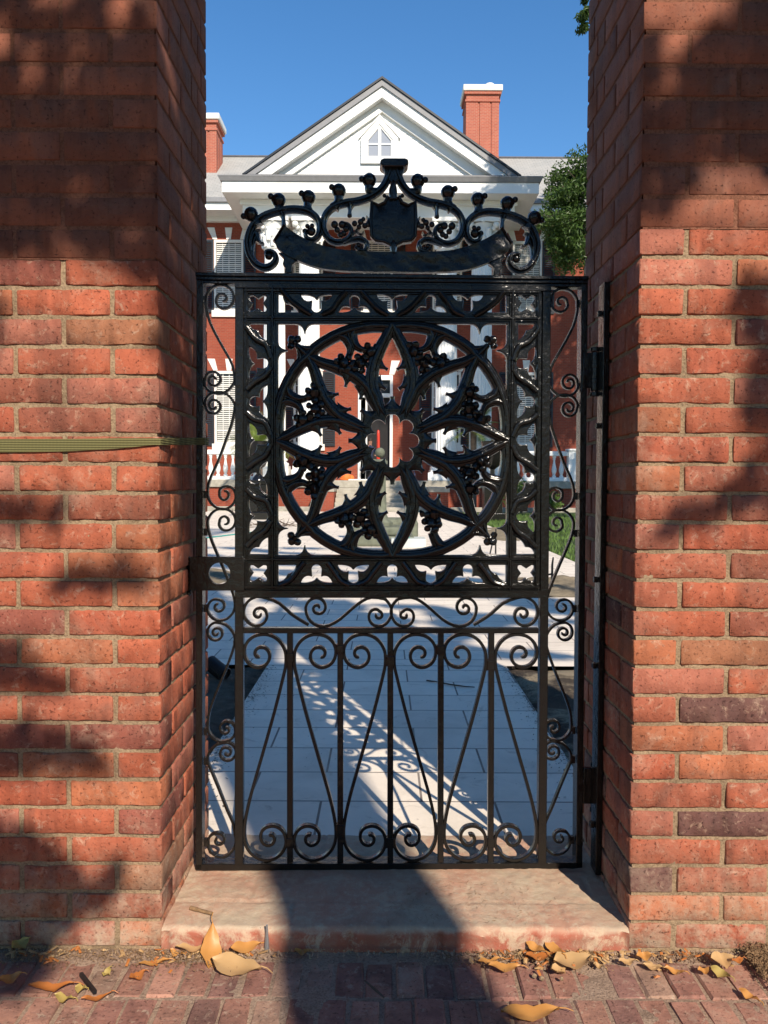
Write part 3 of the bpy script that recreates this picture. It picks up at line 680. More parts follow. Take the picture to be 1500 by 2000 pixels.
mb = MB(); q_ = [(c_[0] + (p[0]-c_[0])*.96, c_[1] + (p[1]-c_[1])*.96) for p in P_]; sweep(mb, q_, 3.2*PX, roundprof(.014), -.002, closed=True, sm=False); gbuild(mb, 'shield_rim', crest, 'iron', 60)
mb = MB()
mb.prism(Ls([(741.5, 321), (744, 314), (750, 311.5), (791, 311.5), (796.5, 314), (798, 321), (791, 328), (748, 328)]), -.012, .046)
mb.build('crest_cap', M['iron'], crest, smooth=True, bevel=.003)
mb = MB(); sweep(mb, Ls([(768.5, 352), (768, 368), (768.5, 388)]), [3*PX, 8*PX, 7*PX], CR_, -.004); 
for q in ((751, 380, 4), (786, 380, 4)): c = L(q[0], q[1]); mb.ball((c[0], .01, c[1]), q[2]*PX, 8)
sweep(mb, Ls([(768.5, 470), (768.5, 480), (768.5, 494)]), [3*PX, 7*PX, 5*PX], CR_, -.006)
gbuild(mb, 'crest_drop', crest)
mb = MB(); mb.prism(Ls([(749, 326), (790, 326), (787, 338), (779, 350), (769, 360), (759, 350), (752, 338)]), .004, .03); mb.build('crest_neck', M['iron'], crest, bevel=.003)
# hinges (parts of the gate) and the hinge post on the pier
hg = []
for y0_, y1_ in ((680, 772), (1490, 1583)):
    h = MB(); 
    a = Lw(1163, y0_); b_ = Lw(1163, y1_); inv = gate.matrix_basis.inverted()
    a = inv @ a; b_ = inv @ b_; zs = (b_.z, a.z); xm = a.x
    h.tube([(xm, .0, zs[0] + .012), (xm, .0, zs[1] - .012)], .0125, 14); H_ = zs[1]-zs[0]
    for t in (.02, .30, .62, .97): h.tube([(xm, 0, zs[0] + H_*t - .006), (xm, 0, zs[0] + H_*t + .006)], .0145, 14)
    h.box((xm - .035, -.004, zs[0] + H_*.15), (xm, .010, zs[1] - H_*.1)); h.box((xm, -.004, zs[0] + H_*.05), (xm + .030, .012, zs[0] + H_*.55))
    h.build('hinge', M['iron'], gate, smooth=True, bevel=.0015)
# ================================================================== BRICK PIERS
DEP = .548; PY0 = 2.0; PY1 = PY0 + DEP
XL = atY(311, 940, PY0).x; XR = atY(1243, 940, PY0).x; PW = 1.0
def zat(px, py): return atY(px, py, PY0).z
def brick(mb, c0, c1, axis, col, r=.0035, jit=.0012, n=10):
    """brick from corner c0 to c1, long axis 0 (x) or 1 (y); rounded, slightly irregular"""
    a = Vector(c0); b = Vector(c1); L_ = b[axis]-a[axis]; o = 1-axis
    prof = []
    O0, O1, Z0, Z1 = a[o], b[o], a.z, b.z
    prof = [(O0+r, Z0), (O1-r, Z0), (O1, Z0+r), (O1, Z1-r), (O1-r, Z1), (O0+r, Z1), (O0, Z1-r), (O0, Z0+r)]
    ts = [(0, .7*r, r*.8), (r, 0, 0)] + [(L_*k/n, 0, 0) for k in range(1, n)] + [(L_-r, 0, 0), (L_, .7*r, r*.8)]
    vs = []; oc = (O0+O1)/2; zc = (Z0+Z1)/2
    for t, ins, _ in ts:
        for (p, z) in prof:
            q = [0, 0, 0]; q[axis] = a[axis] + t + random.uniform(-jit, jit)*.4
            q[o] = p + (ins if p < oc else -ins) + random.uniform(-jit, jit); q[2] = z + (ins if z < zc else -ins) + random.uniform(-jit, jit)
            vs.append(q)
    m_ = 8; fs = [(i*m_+k, i*m_+(k+1) % m_, (i+1)*m_+(k+1) % m_, (i+1)*m_+k) for i in range(len(ts)-1) for k in range(m_)]
    fs += [tuple(range(m_-1, -1, -1)), tuple((len(ts)-1)*m_+k for k in range(m_))]
    if axis == 1: fs = [f[::-1] for f in fs]
    mb.add(vs, fs, 0, col)
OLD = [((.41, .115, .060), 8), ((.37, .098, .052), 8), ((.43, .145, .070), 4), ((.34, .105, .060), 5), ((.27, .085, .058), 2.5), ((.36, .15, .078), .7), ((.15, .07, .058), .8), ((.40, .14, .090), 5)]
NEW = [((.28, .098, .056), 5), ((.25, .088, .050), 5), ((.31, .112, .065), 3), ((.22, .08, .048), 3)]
def pick(tab, v=.12):
    c = random.choices([t[0] for t in tab], [t[1] for t in tab])[0]; k = 1 + random.uniform(-v, v); return tuple(q*k for q in c)
def sheet(mb, x0, x1, y, z0, z1, nrm, amp, base, step=.009, mi=1):
    """roughened mortar face; nrm 'y-' lies at y facing the viewer, 'x+'/'x-' lies at x=y facing sideways"""
    nu = max(2, int((x1-x0)/step)); nv = max(2, int((z1-z0)/step)); vs = []; fs = []
    for i in range(nu+1):
        for j in range(nv+1):
            u = x0 + (x1-x0)*i/nu; z = z0 + (z1-z0)*j/nv
            d = base + amp*(noise.noise((u*22, z*22, y*5)) + .6*noise.noise((u*75, z*75, y*9+4)))
            if nrm == 'y-': vs.append((u, y + d, z))
            elif nrm == 'y+': vs.append((u, y - d, z))
            elif nrm == 'x+': vs.append((y - d, u, z))
            else: vs.append((y + d, u, z))
    for i in range(nu):
        for j in range(nv):
            a = i*(nv+1)+j; f = (a, a+nv+1, a+nv+2, a+1)
            fs.append(f if nrm in ('y-', 'x+') else f[::-1])
    mb.add(vs, fs, mi, (.5, .4, .3))
def pier(side, zt, ncourse, label):
    x_in = XL if side < 0 else XR; sgn = side    # outward direction away from the opening
    X = lambda d: x_in + sgn*d
    t = thing('brick_pier', label, 'pier', (0, 0, 0)); t.location = (0, 0, 0)
    lo = MB(); hi = MB(); J = .0125; ST = .230; HD = .1087
    def course(mb, z, h, k, tab, J, r, jit, put, recess):
        def B(d0, d1, y0, y1, axis):
            a, b = sorted((X(d0), X(d1))); ex = random.uniform(-.0015, .0015)*put
            brick(mb, (a, y0+ex, z), (b, y1, z+h), axis, pick(tab), r, jit)
        if k % 2 == 0:
            for q in (0, PW-HD): B(q, q+HD, PY0, PY0+ST, 1); B(q, q+HD, PY0+ST+J, PY0+2*ST+J, 1); B(q, q+HD, PY0+2*ST+2*J, PY1, 1)
            d = HD + J
            while d < PW - HD - .05:
                e = min(d + ST, PW - HD - J); B(d, e, PY0, PY0+HD, 0); B(d, e, PY1-HD, PY1, 0); d = e + J
        else:
            d = 0
            while d < PW - .02:
                e = min(d + ST, PW); B(d, e, PY0, PY0+HD, 0); B(d, e, PY1-HD, PY1, 0); d = e + J
            for q in (0, PW-HD): B(q, q+HD, PY0+HD+J, PY0+HD+J+ST, 1); B(q, q+HD, PY0+HD+ST+2*J, PY1-HD-J, 1)
    p = zt/ncourse
    for k in range(ncourse): course(lo, k*p + .0095, p-.0100, k, OLD, J, .0030, .0015, 1, .005)
    z = zt; k = 0; pu = .0795; topz = 3.3
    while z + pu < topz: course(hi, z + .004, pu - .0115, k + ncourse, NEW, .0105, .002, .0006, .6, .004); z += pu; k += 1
    zz = z
    lo.box((X(.02), PY0+.02, 0), (X(PW-.02), PY1-.02, zt), 1, (.5, .4, .3)); hi.box((X(.015), PY0+.015, zt), (X(PW-.015), PY1-.015, zz), 1, (.5, .4, .3))
    a, b = sorted((X(.006), X(PW-.006)))
    for mb, z0, z1, amp, base in ((lo, 0, zt, .0036, .0046), (hi, zt, zz, .0008, .0022)):
        fx = .012 if mb is lo else .03
        sheet(mb, a, b, PY0, z0, z1, 'y-', amp, base, .009 if mb is lo else .02)
        sheet(mb, a, b, PY1, z0, z1, 'y+', amp, base, .03)
        sheet(mb, PY0+.006, PY1-.006, x_in, z0, z1, 'x+' if side < 0 else 'x-', amp, base+.001, fx)
        sheet(mb, PY0+.006, PY1-.006, X(PW), z0, z1, 'x-' if side < 0 else 'x+', amp, base+.001, .03)
    lo.build('old_brickwork', [M['brick_old'], M['mortar_old']], t, smooth=True, angle=50)
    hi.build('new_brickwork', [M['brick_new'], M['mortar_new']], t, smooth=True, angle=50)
    cp = MB(); a, b = sorted((X(-.05), X(PW+.05))); xc = (a+b)/2; yc = (PY0+PY1)/2
    cp.box((a, PY0-.05, zz), (b, PY1+.05, zz+.09))
    w_, d_ = (b-a)/2, (PY1-PY0)/2+.05; z0 = zz+.092
    cp.add([(xc-w_+.02, yc-d_+.02, z0), (xc+w_-.02, yc-d_+.02, z0), (xc+w_-.02, yc+d_-.02, z0), (xc-w_+.02, yc+d_-.02, z0), (xc-w_*.62, yc-.02, z0+.20), (xc+w_*.62, yc-.02, z0+.20), (xc+w_*.62, yc+.02, z0+.20), (xc-w_*.62, yc+.02, z0+.20)],
           [(0,1,5,4), (1,2,6,5), (2,3,7,6), (3,0,4,7), (4,5,6,7), (3,2,1,0)])
    cp.build('pier_cap', M['stone'], t, bevel=.01)
    return t
random.seed(11)
pier(-1, zat(150, 507), 24, 'red brick pier on the latch side of the gate, olive strap stretched across it')
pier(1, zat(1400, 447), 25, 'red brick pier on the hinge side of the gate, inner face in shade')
ZT = .060   # top of threshold and walk
# threshold
mb = MB(); nx, ny = 150, 66; x0, x1, y0, y1 = XL - .0, XR + .0, PY0 - .004, PY1 - .012; vs = []; fs = []
def joint(x, y):
    d = 0
    rows = [(PY0-.1, PY0+.125, .0), (PY0+.125, PY0+.26, .13), (PY0+.26, PY0+.40, .05), (PY0+.40, PY1+.2, .18)]
    for a, b_, off in rows:
        if a <= y < b_:
            d = max(d, 1 - abs(y-a)/.007 if a > PY0 else 0, 1 - abs(((x + off) % .235) - .0)/.007, 1 - abs(((x + off) % .235) - .235)/.007)
    return max(0, d)*(.5 + .9*abs(noise.noise((x*5, y*5, 9))))
for i in range(nx+1):
    for j in range(ny+1):
        x = x0 + (x1-x0)*i/nx; y = y0 + (y1-y0)*j/ny
        e = (1 - min(1, (y-y0)/.012)); z = ZT - .010*e*e*(1+.9*noise.noise((x*14, 3, 2))) + .0034*noise.noise((x*9, y*9, 2)) + .0022*noise.noise((x*40, y*40, 2)) + .0012*noise.noise((x*110, y*110, 2)) - .0055*joint(x, y)
        vs.append((x, y, z))
for i in range(nx):
    for j in range(ny): a = i*(ny+1)+j; fs.append((a, a+ny+1, a+ny+2, a+1))
o_ = len(vs); rows = 7
for r_ in range(rows):
    for i in range(nx+1):
        x = x0 + (x1-x0)*i/nx; z = (ZT-.010)*(1 - (r_+1)/rows); vs.append((x, y0 - .003 + .005*noise.noise((x*12, z*20, 8)) + .002*noise.noise((x*60, z*60, 8)) + (.008 if ((x+.09) % .235) < .014 else 0), z))
for i in range(nx):
    a, b_ = i*(ny+1), (i+1)*(ny+1); fs.append((a, o_+i, o_+i+1, b_))
    for r_ in range(rows-1): q = o_ + r_*(nx+1) + i; fs.append((q, q+nx+1, q+nx+2, q+1))
mb.add(vs, fs); struct(mb.build('threshold', M['threshold'], smooth=True, angle=60))
# hinge post bolted to the right-hand pier
XRg = XR - .001
t = thing('hinge_bar', 'black flat iron bar bolted upright to the shaded side of the brick pier', 'hinge bar', (XRg, 2.30, ZT))
mb = MB(); zt_ = atY(1182, 553, 2.27).z - ZT
mb.box((-.017, -.045, .012), (-.001, .014, zt_)); mb.build('bar', M['iron'], t, bevel=.0015)
for py in (613, 832, 1132, 1300, 1610):
    z = atY(1175, py, 2.28).z - ZT; mb = MB(); mb.box((-.029, -.028, z-.008), (-.0172, -.010, z+.008)); mb.build('bolt', M['iron'], t, bevel=.002)
# small keeper iron on the left pier
# strap from the left pier to the gate
def ribbon(mb, pts, w_, th=.0022):
    """pts: list of (centre, height) – a webbing strap standing on edge"""
    vs = []; n = len(pts)
    for i, (p, h) in enumerate(pts):
        a = Vector(pts[max(i-1, 0)][0]); b = Vector(pts[min(i+1, n-1)][0]); t = (b-a); nrm = Vector((t.y, -t.x, 0)).normalized()
        for s in (-.5, -.25, 0, .25, .5):
            bul = .0012*(1 if s in (-.25, .25) else 0)
            vs.append(Vector(p) + Vector((0, 0, h*s)) + nrm*(th/2 + bul))
        for s in (.5, -.5): vs.append(Vector(p) + Vector((0, 0, h*s)) - nrm*th/2)
    fs = [(i*7+k, i*7+(k+1) % 7, (i+1)*7+(k+1) % 7, (i+1)*7+k) for i in range(n-1) for k in range(7)] + [tuple(range(7)), tuple((n-1)*7+k for k in range(6, -1, -1))]
    mb.add(vs, fs)
mb = MB(); P1 = atY(-60, 871, PY0-.004); P2 = atY(150, 869, PY0-.004); P3 = atY(300, 862.5, PY0-.006); P4 = Vector((XL+.004, PY0-.004, P3.z)); P5 = Lw(386, 862); P6 = Lw(400, 862); P5 = Vector((P5.x+.0, P5.y-.006, P5.z)); P6 = P6 - GN*.006
P7 = Lw(402, 862) + GN*.01; P8 = Lw(400, 862) + GN*.05
far = Vector((XL-PW-.004, PY0-.004, P1.z))
pts = [(far, .034), (P1, .034), (atY(60, 870.3, PY0-.004), .033), (P2, .030), (atY(230, 866, PY0-.005), .026), (P3, .017), (P4, .0165), (P4.lerp(P5, .3), .018), (P4.lerp(P5, .7), .020), (P5, .021), (P6, .021), (P7, .021), (P8, .021)]
ribbon(mb, pts, 0); tag(mb.build('webbing_strap', M['strap'], smooth=True, angle=50), 'olive green webbing strap pulled across the brick pier to the iron gate', 'strap')
# ================================================================== GROUND
def plane(name, x0, x1, y0, y1, z, mat, nx=1, ny=1):
    mb = MB(); vs = [(x0+(x1-x0)*i/nx, y0+(y1-y0)*j/ny, z) for i in range(nx+1) for j in range(ny+1)]
    mb.add(vs, [(i*(ny+1)+j, (i+1)*(ny+1)+j, (i+1)*(ny+1)+j+1, i*(ny+1)+j+1) for i in range(nx) for j in range(ny)])
    return struct(mb.build(name, mat))
plane('ground', -400, 400, -400, 600, -.13, M['grassbase'])
plane('road', -60, 60, -14, -4.6, -.12, M['asphalt'])
mb = MB(); mb.box((-60, -4.6, -.129), (60, -4.42, .004)); struct(mb.build('kerb', M['stone'], bevel=.015))
plane('pavement_bed', -30, 30, -4.42, 2.1, -.006, M['pavesand'])
# brick pavers, laid by hand
random.seed(5); mb = MB(); W_, H_ = .0735, .142
PAV = [((.38, .19, .135), 5), ((.42, .22, .155), 4), ((.33, .16, .12), 3), ((.27, .14, .11), 2), ((.43, .27, .19), 2)]
for j in range(36):
    y = 1.955 - j*H_; 
    for i in range(-30, 31):
        near = j < 7
        x = i*W_ + (W_*.0 if j % 2 else W_*.42) + random.uniform(-.003, .003)
        yy = y + random.uniform(-.004, .004); zt = random.uniform(-.003, .003); h = .0035
        a, b = x + .0038, x + W_ - .0038; c, d = yy - H_ + .0042, yy - .0042
        j_ = lambda: random.uniform(-.0022, .0022)
        top = [(a+.004+j_(), c+.004+j_(), zt), (b-.004+j_(), c+.004+j_(), zt+j_()*.5), (b-.004+j_(), d-.004+j_(), zt+j_()*.5), (a+.004+j_(), d-.004+j_(), zt)]
        low = [(a+j_(), c+j_(), zt-.005), (b+j_(), c+j_(), zt-.005), (b+j_(), d+j_(), zt-.005), (a+j_(), d+j_(), zt-.005)]
        bot = [(q[0], q[1], -.02) for q in low]
        mb.add(top+low+bot, [(0,1,2,3), (4,5,1,0), (5,6,2,1), (6,7,3,2), (7,4,0,3), (8,9,5,4), (9,10,6,5), (10,11,7,6), (11,8,4,7)], 0, pick(PAV, .15))
struct(mb.build('brick_pavement', M['paver']))
# sand washed over the pavers by the wall
mb = MB(); nx, ny = 220, 60; vs = []; fs = []
for i in range(nx+1):
    for j in range(ny+1):
        x = -1.6 + 3.2*i/nx; y = 1.45 + .56*j/ny
        n_ = noise.noise((x*3.1, y*5, 4)) + .5*noise.noise((x*11, y*11, 1)) + .3*noise.noise((x*45, y*45, 1))
        z = -.0062 + .0060*n_ + .008*max(0, (y-1.90)/.10)**1.3*(.45+.75*abs(noise.noise((x*4.3, 7, 2)))*2)
        if abs(x+.35) < .35: z += .004*(1-abs(x+.35)/.35)
        if x > .45: z += .003
        vs.append((x, y, z))
for i in range(nx):
    for j in range(ny): a = i*(ny+1)+j; fs.append((a, a+ny+1, a+ny+2, a+1))
mb.add(vs, fs); stuff(mb.build('washed_sand', M['pavesand'], smooth=True), 'sandy dirt washed over the brick pavement at the foot of the piers', 'sand')
# inner walk: slabs
plane('stone_walk', -.72, .765, PY1-.012, 4.92, ZT-.002, M['slabs'])
plane('stone_forecourt', -16, 2.75, 4.92, 30.2, ZT, M['slabs'])
def lumpy(name, x0, x1, y0, y1, z, amp, mat, res=.05, hump=0, fs_=6):
    mb = MB(); nx = int((x1-x0)/res); ny = int((y1-y0)/res); vs = []
    for i in range(nx+1):
        for j in range(ny+1):
            x = x0+(x1-x0)*i/nx; y = y0+(y1-y0)*j/ny; e = min(1, min(x-x0, x1-x, y-y0, y1-y)/.25)
            vs.append((x, y, z + hump*e*(.6+.4*noise.noise((x*2, y*2, 5))) + amp*(noise.noise((x*fs_, y*fs_, 1)) + .5*noise.noise((x*fs_*4, y*fs_*4, 1)))))
    mb.add(vs, [(i*(ny+1)+j, (i+1)*(ny+1)+j, (i+1)*(ny+1)+j+1, i*(ny+1)+j+1) for i in range(nx) for j in range(ny)])
    return struct(mb.build(name, mat, smooth=True))
lumpy('soil_bed', -4, -.70, PY1+.02, 4.93, .035, .02, M['soil'], .035, .035)
lumpy('soil_bed', .75, 4, PY1+.02, 4.93, .035, .02, M['dirtmix'], .035, .045, 4)
lumpy('sandy_bed', 1.5, 4.6, 7.9, 9.6, .06, .035, M['dirt'], .05, .03, 4)
lumpy('sandy_bed', 2.0, 2.95, 15.5, 20, ZT+.0, .03, M['dirt'], .06, .02, 3)
lumpy('sandy_bed', -2.6, -1.75, 8.6, 10.2, ZT, .03, M['dirt'], .05, .04, 4)
plane('side_path', 2.75, 6, 9.2, 10.6, ZT+.004, M['slabs'])
struct(lumpy('lawn', 2.76, 20, 10.6, 32, .03, .02, M['grassbase'], .3, .02))
lumpy('lawn', -40, -16, 4, 32, .03, .02, M['grassbase'], .6, .02); lumpy('lawn', 6, 20, 4.9, 10.6, .03, .02, M['grassbase'], .4)
random.seed(8); mb = MB()
for _ in range(16000):
    x = 2.78 + random.random()**1.3*5.5; y = 10.7 + random.random()*18; h = random.uniform(.04, .09); a = random.uniform(0, 6.28); dx, dy = math.cos(a)*.011, math.sin(a)*.011
    mb.add([(x-dx, y-dy, .04), (x+dx, y+dy, .04), (x+random.uniform(-.04, .04), y+random.uniform(-.04, .04), .05+h)], [(0, 1, 2)])
stuff(mb.build('lawn_grass', M['grass']), 'short green lawn grass beside the paved forecourt', 'grass')
# mulch / litter
def litter(name, n, fn, mat, lab, cat='litter', ln=(.008, .03), wd=.0012, zr=.006):
    mb = MB()
    for _ in range(n):
        x, y, z = fn(); a = random.uniform(0, 2*PI); l = random.uniform(*ln); dx, dy = math.cos(a)*l/2, math.sin(a)*l/2; nx_, ny_ = -math.sin(a)*wd, math.cos(a)*wd; t = random.uniform(-zr, zr)
        b = random.uniform(.0, .004)
        vs = [(x-dx-nx_, y-dy-ny_, z+.001), (x-dx+nx_, y-dy+ny_, z+.001), (x+dx+nx_, y+dy+ny_, z+.002+abs(t)), (x+dx-nx_, y+dy-ny_, z+.002+abs(t)), (x, y, z+.0008+b*.3+zr*.6)]
        mb.add(vs, [(0,1,4), (1,2,4), (2,3,4), (3,0,4), (3,2,1,0)])
    return stuff(mb.build(name, mat), lab, cat)
random.seed(21)
def spots(cs_, sx_, sy_):
    def f():
        c = random.choice(cs_); return (c + random.gauss(0, sx_), 1.985 - abs(random.gauss(0, sy_)), .008)
    return f
def edge(xr, sp_=.05):
    def f():
        x = random.uniform(*xr); return (x, 1.985 - abs(random.gauss(0, sp_)), .010)
    return f
litter('leaf_litter', 1300, spots((-.92, -.80, -.60, -.52, -.40), .06, .035), M['straw'], 'brown leaf crumbs and twigs along the foot of the latch side pier', ln=(.002, .011), wd=.0006)
litter('leaf_litter', 1300, spots((.27, .36, .44, .50, .78), .055, .030), M['straw'], 'brown leaf crumbs and twigs along the foot of the hinge side pier', ln=(.002, .011), wd=.0006)
litter('leaf_litter', 350, edge((XL-.5, 1.1), .02), M['straw_pale'], 'pale crumbs of leaf and mortar along the threshold edge', ln=(.002, .007), wd=.0007)
litter('leaf_litter', 3000, lambda: (.91+abs(random.gauss(0, .12)), 1.93+random.gauss(0, .04), .008+random.random()*.018), M['straw'], 'heap of brown mulch at the corner of the hinge side pier', ln=(.004, .018), wd=.0007)
litter('straw', 260, lambda: (random.uniform(.02, .42)+random.gauss(0, .05), random.uniform(2.02, 2.24), ZT+.001), M['straw'], 'short dry straws scattered on the threshold under the gate', ln=(.004, .014), wd=.0003, zr=.002)
litter('leaf_scraps', 90, spots((-.9, -.56, -.40, .30, .42, .48, .62, .80), .07, .03), M['leaf_tan'], 'torn tan scraps of dry leaf along the foot of the gateway', ln=(.010, .028), wd=.0045, zr=.008)
litter('leaf_scraps', 90, spots((-.85, -.58, -.36, .33, .40, .55, .80), .07, .035), M['leaf_rust'], 'small rust brown scraps of dry leaf along the foot of the gateway', ln=(.008, .024), wd=.0035, zr=.008)
litter('grit', 200, lambda: (random.uniform(XL, XR), 1.975-abs(random.gauss(0, .02)), .011), M['pavesand'], 'grit at the foot of the threshold', ln=(.003, .009), wd=.002)
litter('dirt_crumbs', 2600, lambda: (random.choice((-.72, .775)) + random.gauss(0, .035)*(1+2*max(0, noise.noise((random.random()*9, 0, 0)))), random.uniform(2.6, 4.9), ZT+.000), M['soil'], 'soil crumbs spilled over the edges of the slab walk', ln=(.003, .012), wd=.002, zr=.001)
litter('dirt_crumbs', 260, lambda: (random.uniform(-.7, .7), random.uniform(2.6, 4.9), ZT+.0), M['soil'], 'dark crumbs scattered on the slab walk', ln=(.002, .008), wd=.001, zr=.001)
# fallen leaves, each its own thing
def leaf(kind, x, y, z, ln, wd, rz, tilt=(0, 0), curl=.25, mat='leaf_brown', lab=''):
    mb = MB(); n = 10; vs = []; K = 5
    for i in range(n+1):
        t = i/n; w_ = wd*.5*math.sin(PI*t**.9)**.9*(1 - .2*t)*(1 + .30*noise.noise((t*7, x*50, 1))) + .0004; xx = (t-.5)*ln; zc = curl*ln*((t-.5)**2*1.3) + .003*math.sin(t*9) + .004*noise.noise((t*4, x*31, y*17))
        for k in range(K):
            s = (k-(K-1)/2)/((K-1)/2); vs.append((xx, s*w_, zc + abs(s)**1.3*wd*.10 + .003*noise.noise((t*6, s*3, x*40))))
    o = len(vs); vs += [(v[0], v[1], v[2]-.0007) for v in vs]; fs = []
    for i in range(n):
        for k in range(K-1): a = i*K+k; fs.append((a, a+K, a+K+1, a+1)); fs.append((o+a, o+a+1, o+a+K+1, o+a+K))
    mb.add(vs, fs); mb.tube([(ln*.5, 0, curl*ln*.55), (ln*.62, .002, curl*ln*.4), (ln*.74, -.003, curl*ln*.2)], [.0014, .0012, .0009], 5)
    o_ = mb.build('fallen_leaf' if kind == 'm' else kind, M[mat], smooth=True, angle=60)
    o_.location = (x, y, z); o_.rotation_euler = (tilt[0], tilt[1], rz); return o_
LV = [ # px, py, length px, width px, heading deg, tilt, curl, material, label, zextra
 (412, 1868, 95, 34, 100, (.3, -.75), .15, 'leaf_brown', 'tall upright ochre leaf leaning on the threshold near the latch side pier', .02),
 (462, 1897, 110, 46, -12, (.2, .05), .25, 'leaf_tan', 'broad pale tan leaf lying beside the upright ochre leaf', .008),
 (378, 1862, 72, 18, 5, (.0, .05), .2, 'leaf_tan', 'slim pale leaf lying along the left end of the threshold', .012),
 (345, 1868, 34, 12, -25, (.1, 0), .3, 'leaf_brown', 'small orange leaf under the slim pale leaf', .006),
 (483, 1852, 62, 24, 20, (.3, .05), .2, 'leaf_brown', 'ochre leaf half in shade against the threshold face', .016),
 (590, 1866, 34, 14, 10, (.1, 0), .2, 'leaf_brown', 'small dull leaf in the dark shade against the threshold', .006),
 (300, 1888, 60, 10, 12, (.0, 0), .15, 'leaf_brown', 'thin curled leaf in the crumbs below the pier corner', .008),
 (268, 1912, 34, 22, 40, (.1, 0), .4, 'leaf_rust', 'small rust red oak leaf lying on the pavers', .004),
 (208, 1905, 30, 13, 85, (.1, 0), .2, 'leaf_yellow', 'small yellow oval leaf on the sandy pavers at left', .004),
 (158, 1938, 26, 18, -10, (.1, 0), .3, 'leaf_yellow', 'round greenish yellow leaf among the brown leaves at left', .006),
 (100, 1936, 92, 20, 8, (.1, .05), .2, 'leaf_rust', 'long brown leaf lying at the lower left on the pavers', .008),
 (125, 1957, 46, 18, -12, (.0, .05), .3, 'leaf_yellow', 'yellow edged leaf just below the long brown leaf', .006),
 (188, 1955, 60, 14, 20, (.0, .05), .3, 'leaf_rust', 'dark brown narrow leaf pointing up and right at lower left', .006),
 (48, 1852, 40, 26, 60, (.2, 0), .3, 'leaf_yellow', 'pale green crumpled leaf in the shade beside the left wall foot', .02),
 (20, 1920, 44, 22, 30, (.2, 0), .3, 'leaf_brown', 'brown leaf at the far left edge of the pavement', .008),
 (1043, 1858, 46, 16, -40, (.3, .1), .2, 'leaf_brown', 'glossy orange leaf leaning on the threshold, left one of the pair', .02),
 (1080, 1862, 50, 18, -55, (.3, .1), .2, 'leaf_brown', 'glossy orange leaf leaning on the threshold, right one of the pair', .018),
 (1052, 1878, 60, 20, 12, (.1, .1), .3, 'leaf_rust', 'shaded brown leaf lying under the leaning orange pair', .010),
 (1118, 1888, 84, 44, 10, (.1, 0), .18, 'leaf_tan', 'broad torn tan leaf flat on the pavers before the threshold', .010),
 (1090, 1900, 44, 26, 70, (.1, .1), .3, 'leaf_tan', 'small torn tan leaf tucked under the broad tan leaf', .004),
 (985, 1898, 70, 22, 6, (.1, .1), .2, 'leaf_brown', 'orange leaf at the shadow edge before the threshold', .008),
 (955, 1885, 50, 14, 10, (.2, 0), .2, 'leaf_brown', 'narrow orange leaf behind the one at the shadow edge', .008),
 (1170, 1894, 24, 12, -30, (.1, 0), .2, 'leaf_tan', 'tiny tan leaf right of the broad torn leaf', .006),
 (1224, 1888, 36, 14, 6, (.2, 0), .2, 'leaf_tan', 'pale leaf at the foot of the hinge side pier corner', .010),
 (1257, 1880, 34, 16, 8, (.4, 0), .25, 'leaf_brown', 'orange curled leaf standing against the hinge side pier foot', .014),
 (1275, 1896, 42, 14, -14, (.1, 0), .2, 'leaf_tan', 'slim tan leaf right of the orange curled leaf', .006),
 (1318, 1903, 40, 13, -22, (.2, 0), .25, 'leaf_brown', 'orange brown leaf on the joint of the pavers before the pier', .006),
 (1376, 1902, 30, 14, 4, (.2, 0), .2, 'leaf_brown', 'small orange leaf left of the torn yellow leaf', .006),
 (1410, 1888, 52, 30, 5, (.3, 0), .3, 'leaf_tan', 'curled pink tan leaf behind the torn yellow leaf', .014),
 (1408, 1912, 46, 18, -55, (.3, 0), .4, 'leaf_yellow', 'torn yellow leaf beside the mulch heap', .010),
 (1463, 1952, 50, 16, -62, (.1, 0), .2, 'leaf_brown', 'orange brown leaf below the mulch heap at lower right', .006),
 (1035, 1986, 125, 40, 4, (.1, 0), .15, 'leaf_brown', 'largest ochre leaf lying at the bottom edge of the pavement', .006),
 (1440, 1893, 30, 12, 20, (.2, 0), .3, 'leaf_rust', 'rust coloured leaf fragment at the edge of the mulch heap', .02),
]
for i, (px, py, lp, wp, hd, tl, cu, mt, lb, ze) in enumerate(LV):
    p = atZ(px, py, .004); s = p.y/F
    kd = 'm'
    o = leaf(kd, p.x, min(p.y, 1.975), .006 + ze, lp*s*.95, wp*s*1.25, R(hd), tl, cu, mt); tag(o, lb, 'leaf', 'fallen leaves at the foot of the gateway')
def stick(name, pts, r, mat, lab, cat):
    mb = MB(); mb.tube(pts, r, 6); return tag(mb.build(name, M[mat], smooth=True), lab, cat)
p = [atZ(x, y, ZT+.006) for x, y in ((833, 1329), (850, 1331), (880, 1337), (910, 1341), (927, 1342))]; stick('twig', p, [.005, .004, .005, .004, .003], 'bark', 'long dark twig lying across the slab walk', 'twig')
p = [atZ(x, y, .012) for x, y in ((712, 1915), (735, 1935), (750, 1948))]; stick('twig', p, [.002, .003, .002], 'bark', 'short twig on the shaded pavers', 'twig')
p = [atZ(x, y, .012) for x, y in ((158, 1902), (172, 1920), (186, 1938))]; mb = MB(); mb.tube(p, .0055, 4); tag(mb.build('metal_strip', M['pipe']), 'small dark metal strip lying on the sandy pavers at left', 'metal strip')
p = [atZ(x, y, ZT+.006) for x, y in ((372, 1773), (414, 1784))]; mb = MB(); mb.tube([p[0], p[0].lerp(p[1], .3), p[0].lerp(p[1], .32), p[1]], [.0055, .0055, .0045, .0045], 8); tag(mb.build('cigar_stub', M['straw'], smooth=True), 'brown cigar stub lying on the dusty threshold', 'cigar stub')
